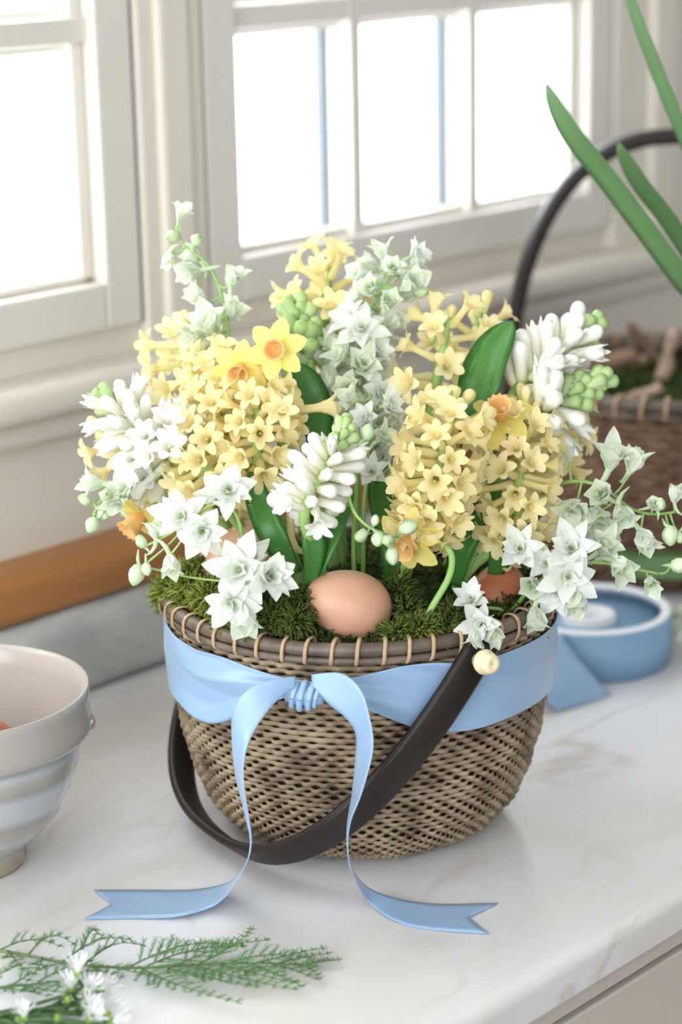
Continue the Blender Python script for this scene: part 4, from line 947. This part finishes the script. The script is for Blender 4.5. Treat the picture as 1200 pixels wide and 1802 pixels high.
# broad leaves
def lshape(pw): return lambda t_: (min(1, 0.55 + 1.2 * t_)) * (1 - t_ ** pw) ** 0.6
def bleaf(label, path, width, normal, pw=5, m_='leaf', cup=.3, cat='leaf', name='hyacinth_leaf'):
    P0 = [at(*p) if len(p) == 3 else onz(p[0], p[1], p[3]) for p in path]
    o_ = leaf(MB(), P0, width, normal, 22, 0.0009, cup, lshape(pw)).build(name, MAT[m_], loc=P0[0])
    return setp(o_, label, cat, 'broad green leaves')
bleaf('broad glossy leaf with cupped tip standing up at the upper right', [(835, 790, 1.43), (848, 690, 1.43), (868, 625, 1.43), (903, 566, 1.432)], 0.034, idir(-.5, .45, .75), 4)
bleaf('dark green leaf right of the highest daffodil', [(560, 800, 1.43), (555, 730, 1.44), (540, 680, 1.44), (515, 640, 1.44)], 0.024, idir(.2, .2, 1), 4)
bleaf('slim dark leaf left of the tall centre larkspur', [(590, 800, 1.44), (600, 720, 1.45), (610, 660, 1.455)], 0.018, idir(-.3, .2, 1), 3)
bleaf('thick green leaf leaning left in front below the daffodils', [(520, 1010, 1.372), (487, 950, 1.368), (462, 895, 1.372), (440, 830, 1.385)], 0.019, idir(-.4, .2, .9), 6)
bleaf('green leaf rising to the right behind the front egg', [(545, 1035, 1.372), (565, 985, 1.366), (590, 930, 1.366), (620, 860, 1.375)], 0.016, idir(-.5, .2, .9), 6)
bleaf('short upright green leaf below the white front hyacinth', [(545, 1030, 1.366), (552, 970, 1.36), (545, 905, 1.358), (535, 865, 1.362)], 0.016, idir(.3, .2, .9), 5)
bleaf('dark leaf in the shade beneath the full round yellow hyacinth', [(800, 1030, 1.43), (815, 960, 1.42), (850, 890, 1.42), (880, 850, 1.425)], 0.020, idir(-.3, .3, .9), 4)
bleaf('dark leaf behind the nodding daffodil', [(690, 1040, 1.43), (690, 950, 1.43), (670, 870, 1.44), (680, 800, 1.44)], 0.020, idir(.1, .2, 1), 4)
bleaf('drooping leaf under the far right yellow hyacinth', [(870, 1010, 1.43), (885, 960, 1.42), (870, 920, 1.42)], 0.018, idir(.2, .2, 1), 3)
bleaf('bright green leaf lying behind the ribbon roll', [(1275, 1010, 1.82), (1190, 1000, 1.835), (1110, 995, 1.85), (1040, 960, 1.86)], 0.042, idir(.0, .75, .6), 3, 'narc', .15)

# narcissus leaves at the right
nb = Vector((0.405, -0.105, 0.0))
nt = thing('narcissus_bulb', 'long strap leaves of a narcissus reaching in from the right edge', 'plant', nb)
lathe(MB(), [(0.002, 0.0005), (0.012, 0.001), (0.020, 0.010), (0.022, 0.020), (0.018, 0.032), (0.011, 0.042), (0.008, 0.052), (0.001, 0.053)], 20, nb).build('bulb', MAT['bulb'], nt)
nl = nb + Vector((0, 0, 0.045))
for pp, wd in (([(1310, 640, 1.60), (1200, 480, 1.575), (1085, 325, 1.56), (1010, 230, 1.55), (961, 148, 1.55)], 0.023), ([(1315, 620, 1.62), (1200, 415, 1.60), (1130, 320, 1.59), (1088, 252, 1.585)], 0.018), ([(1340, 560, 1.63), (1205, 235, 1.60), (1150, 100, 1.59), (1085, -70, 1.58)], 0.013)):
    leaf(MB(), [nl] + [at(*q) for q in pp], wd, idir(-.75, -.1, .75), 30, 0.0011, .35, lambda t_: (1 - t_ ** 9) ** 0.6).build('leaf', MAT['narc'], nt)

# pale sprig lying right of the roll
sg = thing('larkspur_sprig', 'blurred cut larkspur sprig lying at the right edge beyond the roll', 'larkspur', onz(1230, 1130, 0.004))
tube(MB(), [onz(1290, 1120, 0.004), onz(1230, 1130, 0.006), onz(1195, 1110, 0.012), onz(1180, 1085, 0.016)], 0.0014, 6, pig=.4).build('stem', MAT['stem'], sg)
for k, (px, py, z) in enumerate(((1200, 1112, 0.016), (1208, 1138, 0.012), (1188, 1088, 0.02), (1225, 1120, 0.014))):
    inst('blossom', LH[k % 3], sg, onz(px, py, z), idir(-.5 + .3 * k, .5, .5), k, .9)

# ------------------------------------------------------------------ asparagus fern and white asters on the worktop
def fern(label, main, sides, seed):
    r_ = random.Random(seed); pts_ = [onz(px, py, z) for (px, py, z) in main]; base = pts_[0]
    t = thing('asparagus_fern', label, 'fern', base, 'fern sprigs on the worktop')
    S = cr(pts_, 50)
    tube(MB(), S, [0.0011 * (1.1 - .7 * i / 49) for i in range(50)], 6).build('stem', MAT['fernstem'], t)
    for (f, ang, L, zup) in sides:
        L *= 1.25 if f > .45 else 1.0; ang *= 1.15 if ang < 0 else .9
        i = int(f * 49); p = S[i]; tg = (S[min(i + 1, 49)] - S[max(i - 1, 0)]).normalized(); tg.z = 0; tg.normalize()
        d = Quaternion((0, 0, 1), math.radians(ang)) @ tg
        b = MB(); n = max(6, int(L / 0.0055)); Q = []
        bend = r_.uniform(-.5, .5)
        for k in range(n + 1):
            u = k / n; dd = Quaternion((0, 0, 1), bend * u) @ d
            Q.append(p + dd * (L * u) + Vector((0, 0, zup * math.sin(PI * u * .8) + 0.0008)))
        tube(b, Q, [0.0006 * (1 - .7 * k / n) for k in range(n + 1)], 4, pig=.2)
        for k in range(1, n + 1):
            u = k / n; bt = (Q[k] - Q[k - 1]).normalized()
            for sgn in (1, -1):
                ll = L * 0.30 * (1 - u * .75) * r_.uniform(.7, 1.2) * (math.sin(PI * min(1, u * 1.4 + .15)) * .5 + .5)
                dd = Quaternion((0, 0, 1), sgn * r_.uniform(.6, .95)) @ bt; dd.z += r_.uniform(-.05, .3); dd.normalize()
                e = Q[k] + dd * ll; e.z = max(e.z, 0.0008)
                tube(b, [Q[k], Q[k].lerp(e, .5) + Vector((0, 0, .0006)), e], [0.00035, 0.0003, 0.0002], 3, pig=.4)
                m_ = max(2, int(ll / 0.0017))
                for h in range(m_):
                    w_ = (h + .6) / m_; c0 = Q[k].lerp(e, w_)
                    for s2 in (1, -1):
                        nd = Quaternion((0, 0, 1), s2 * r_.uniform(.5, .9)) @ dd; nd.z += r_.uniform(-.1, .5); nd.normalize()
                        e2 = c0 + nd * r_.uniform(.0022, .0042); e2.z = max(e2.z, .0006)
                        tube(b, [c0, e2], [0.00032, 0.00010], 3, pig=r_.uniform(.2, 1))
        o_ = b.build('frond', MAT['fern'], t)
    return t
fern('long feathery fern sprig pointing right in the foreground', [(-60, 1662, .004), (40, 1680, .004), (140, 1698, .004), (250, 1703, .004), (360, 1697, .004), (470, 1695, .004), (560, 1700, .002)],
    [(.12, 35, .035, .006), (.14, -40, .035, .002), (.20, 60, .026, .010), (.24, -50, .036, .002), (.29, 40, .04, .010), (.33, 75, .024, .014), (.36, -45, .03, .003), (.36, 30, .034, .010), (.42, -35, .03, .002), (.47, 35, .045, .006), (.51, -45, .060, .002), (.53, 40, .046, .003), (.57, -40, .05, .002), (.6, 30, .045, .003), (.64, -42, .055, .002), (.67, 28, .038, .003), (.71, -38, .042, .002), (.75, 28, .036, .002), (.78, -36, .036, .001), (.82, 25, .03, .001), (.85, -32, .028, .001), (.89, 22, .022, .001), (.92, -24, .02, .001), (.96, 10, .015, .001)], 3)
fern('short pale fern sprig at the left edge below the long one', [(-70, 1752, .003), (0, 1738, .003), (60, 1732, .003), (130, 1722, .003)],
    [(.2, 40, .03, .003), (.3, -40, .034, .002), (.45, 35, .032, .003), (.55, -42, .034, .002), (.7, 30, .028, .003), (.78, -38, .03, .002), (.9, 22, .024, .002), (.95, -30, .024, .002)], 9)
def ray_mesh():
    b = MB()
    for k in range(13):
        a = 2 * PI * k / 13; th = .45 + .25 * (k % 3)
        petal(b, [(.0012, .004, .0006, 0), (.0012 + .004 * math.sin(th) * .5, .0075, .0009, .0001), (.0012 + .0075 * math.sin(th), .011, .0009, .0001), (.0012 + .0095 * math.sin(th), .0132, .0003, 0)], a, [0, .5, 1, 1], .0002)
    return b.mesh('rays', MAT['asterw'])
RAY = ray_mesh()
cb = MB(); lathe(cb, [(.0008, -.001), (.0022, .0006), (.0027, .0028), (.0024, .0050), (.0006, .0052)], 9, pig=[.2, .4, .6, 1, 1], lobes=4, lob=.08); CAL = cb.mesh('calyx', MAT['calyx'])
AS = [(('nearest the fern tip'), 150, 1752), ('a', 138, 1738), ('b', 168, 1765), ('c', 150, 1776), ('d', 176, 1782), ('e', 128, 1762), ('f', 60, 1795), ('g', 160, 1795), ('h', 112, 1750)]
at_ = thing('aster_bunch', 'bunch of small white asters with dark stems in the bottom left corner', 'aster', onz(-40, 1795, 0.003))
stub = onz(-60, 1800, 0.004)
for k, (px, py, zz, s, d, w_) in enumerate(((138, 1722, .020, 1.25, (.0, .9, .3), 1), (150, 1752, .016, 1.25, (.35, .7, .4), 1), (128, 1748, .012, 1.2, (-.1, .9, .4), 1), (170, 1745, .010, 1.2, (.7, .5, .3), 1), (145, 1775, .012, 1.15, (.5, .5, .6), 1), (175, 1772, .009, 1.15, (.8, .2, .4), 1), (155, 1798, .010, 1.2, (.4, .6, .5), 1), (118, 1765, .012, 1.0, (.3, .7, .4), 0), (45, 1798, .010, 1.1, (-.1, .9, .4), 1), (190, 1800, .008, 1.1, (.8, .3, .4), 1), (100, 1795, .012, 1.0, (.3, .6, .6), 0), (185, 1790, .012, 1.0, (.5, .6, .5), 0), (110, 1758, .010, .9, (.6, .5, .4), 0), (30, 1800, .009, 1.0, (.3, .6, .5), 0))):
    p = onz(px, py, zz); dd = idir(*d)
    q = inst('calyx', CAL, at_, p, dd, k, s * 0.8)
    if w_:
        o_ = bpy.data.objects.new('rays', RAY); link(o_); o_.parent = q
    b0 = p - dd * .001
    tube(MB(), cr([onz(-60 + rng.uniform(-8, 8), 1798 + rng.uniform(-14, 10), .004), onz(px * .45 - 10, 1795 + (py - 1795) * .35, .006 + .003 * (k % 3)), b0 - dd * .006, b0], 14), 0.0011, 6).build('stem', MAT['dstem'], at_)
for k in range(16):
    px = rng.uniform(-30, 135); py = 1800 - px * .28 + rng.uniform(-8, 18); p = onz(px, py, rng.uniform(.004, .012))
    leaf(MB(), [p, p + idir(rng.uniform(.2, 1), rng.uniform(-.2, .6), .2) * rng.uniform(.008, .018)], .0026, (0, 0, 1), 4, .0003, .1, lambda t_: 1 - t_ ** 3).build('leaf', MAT['dstem'], at_)
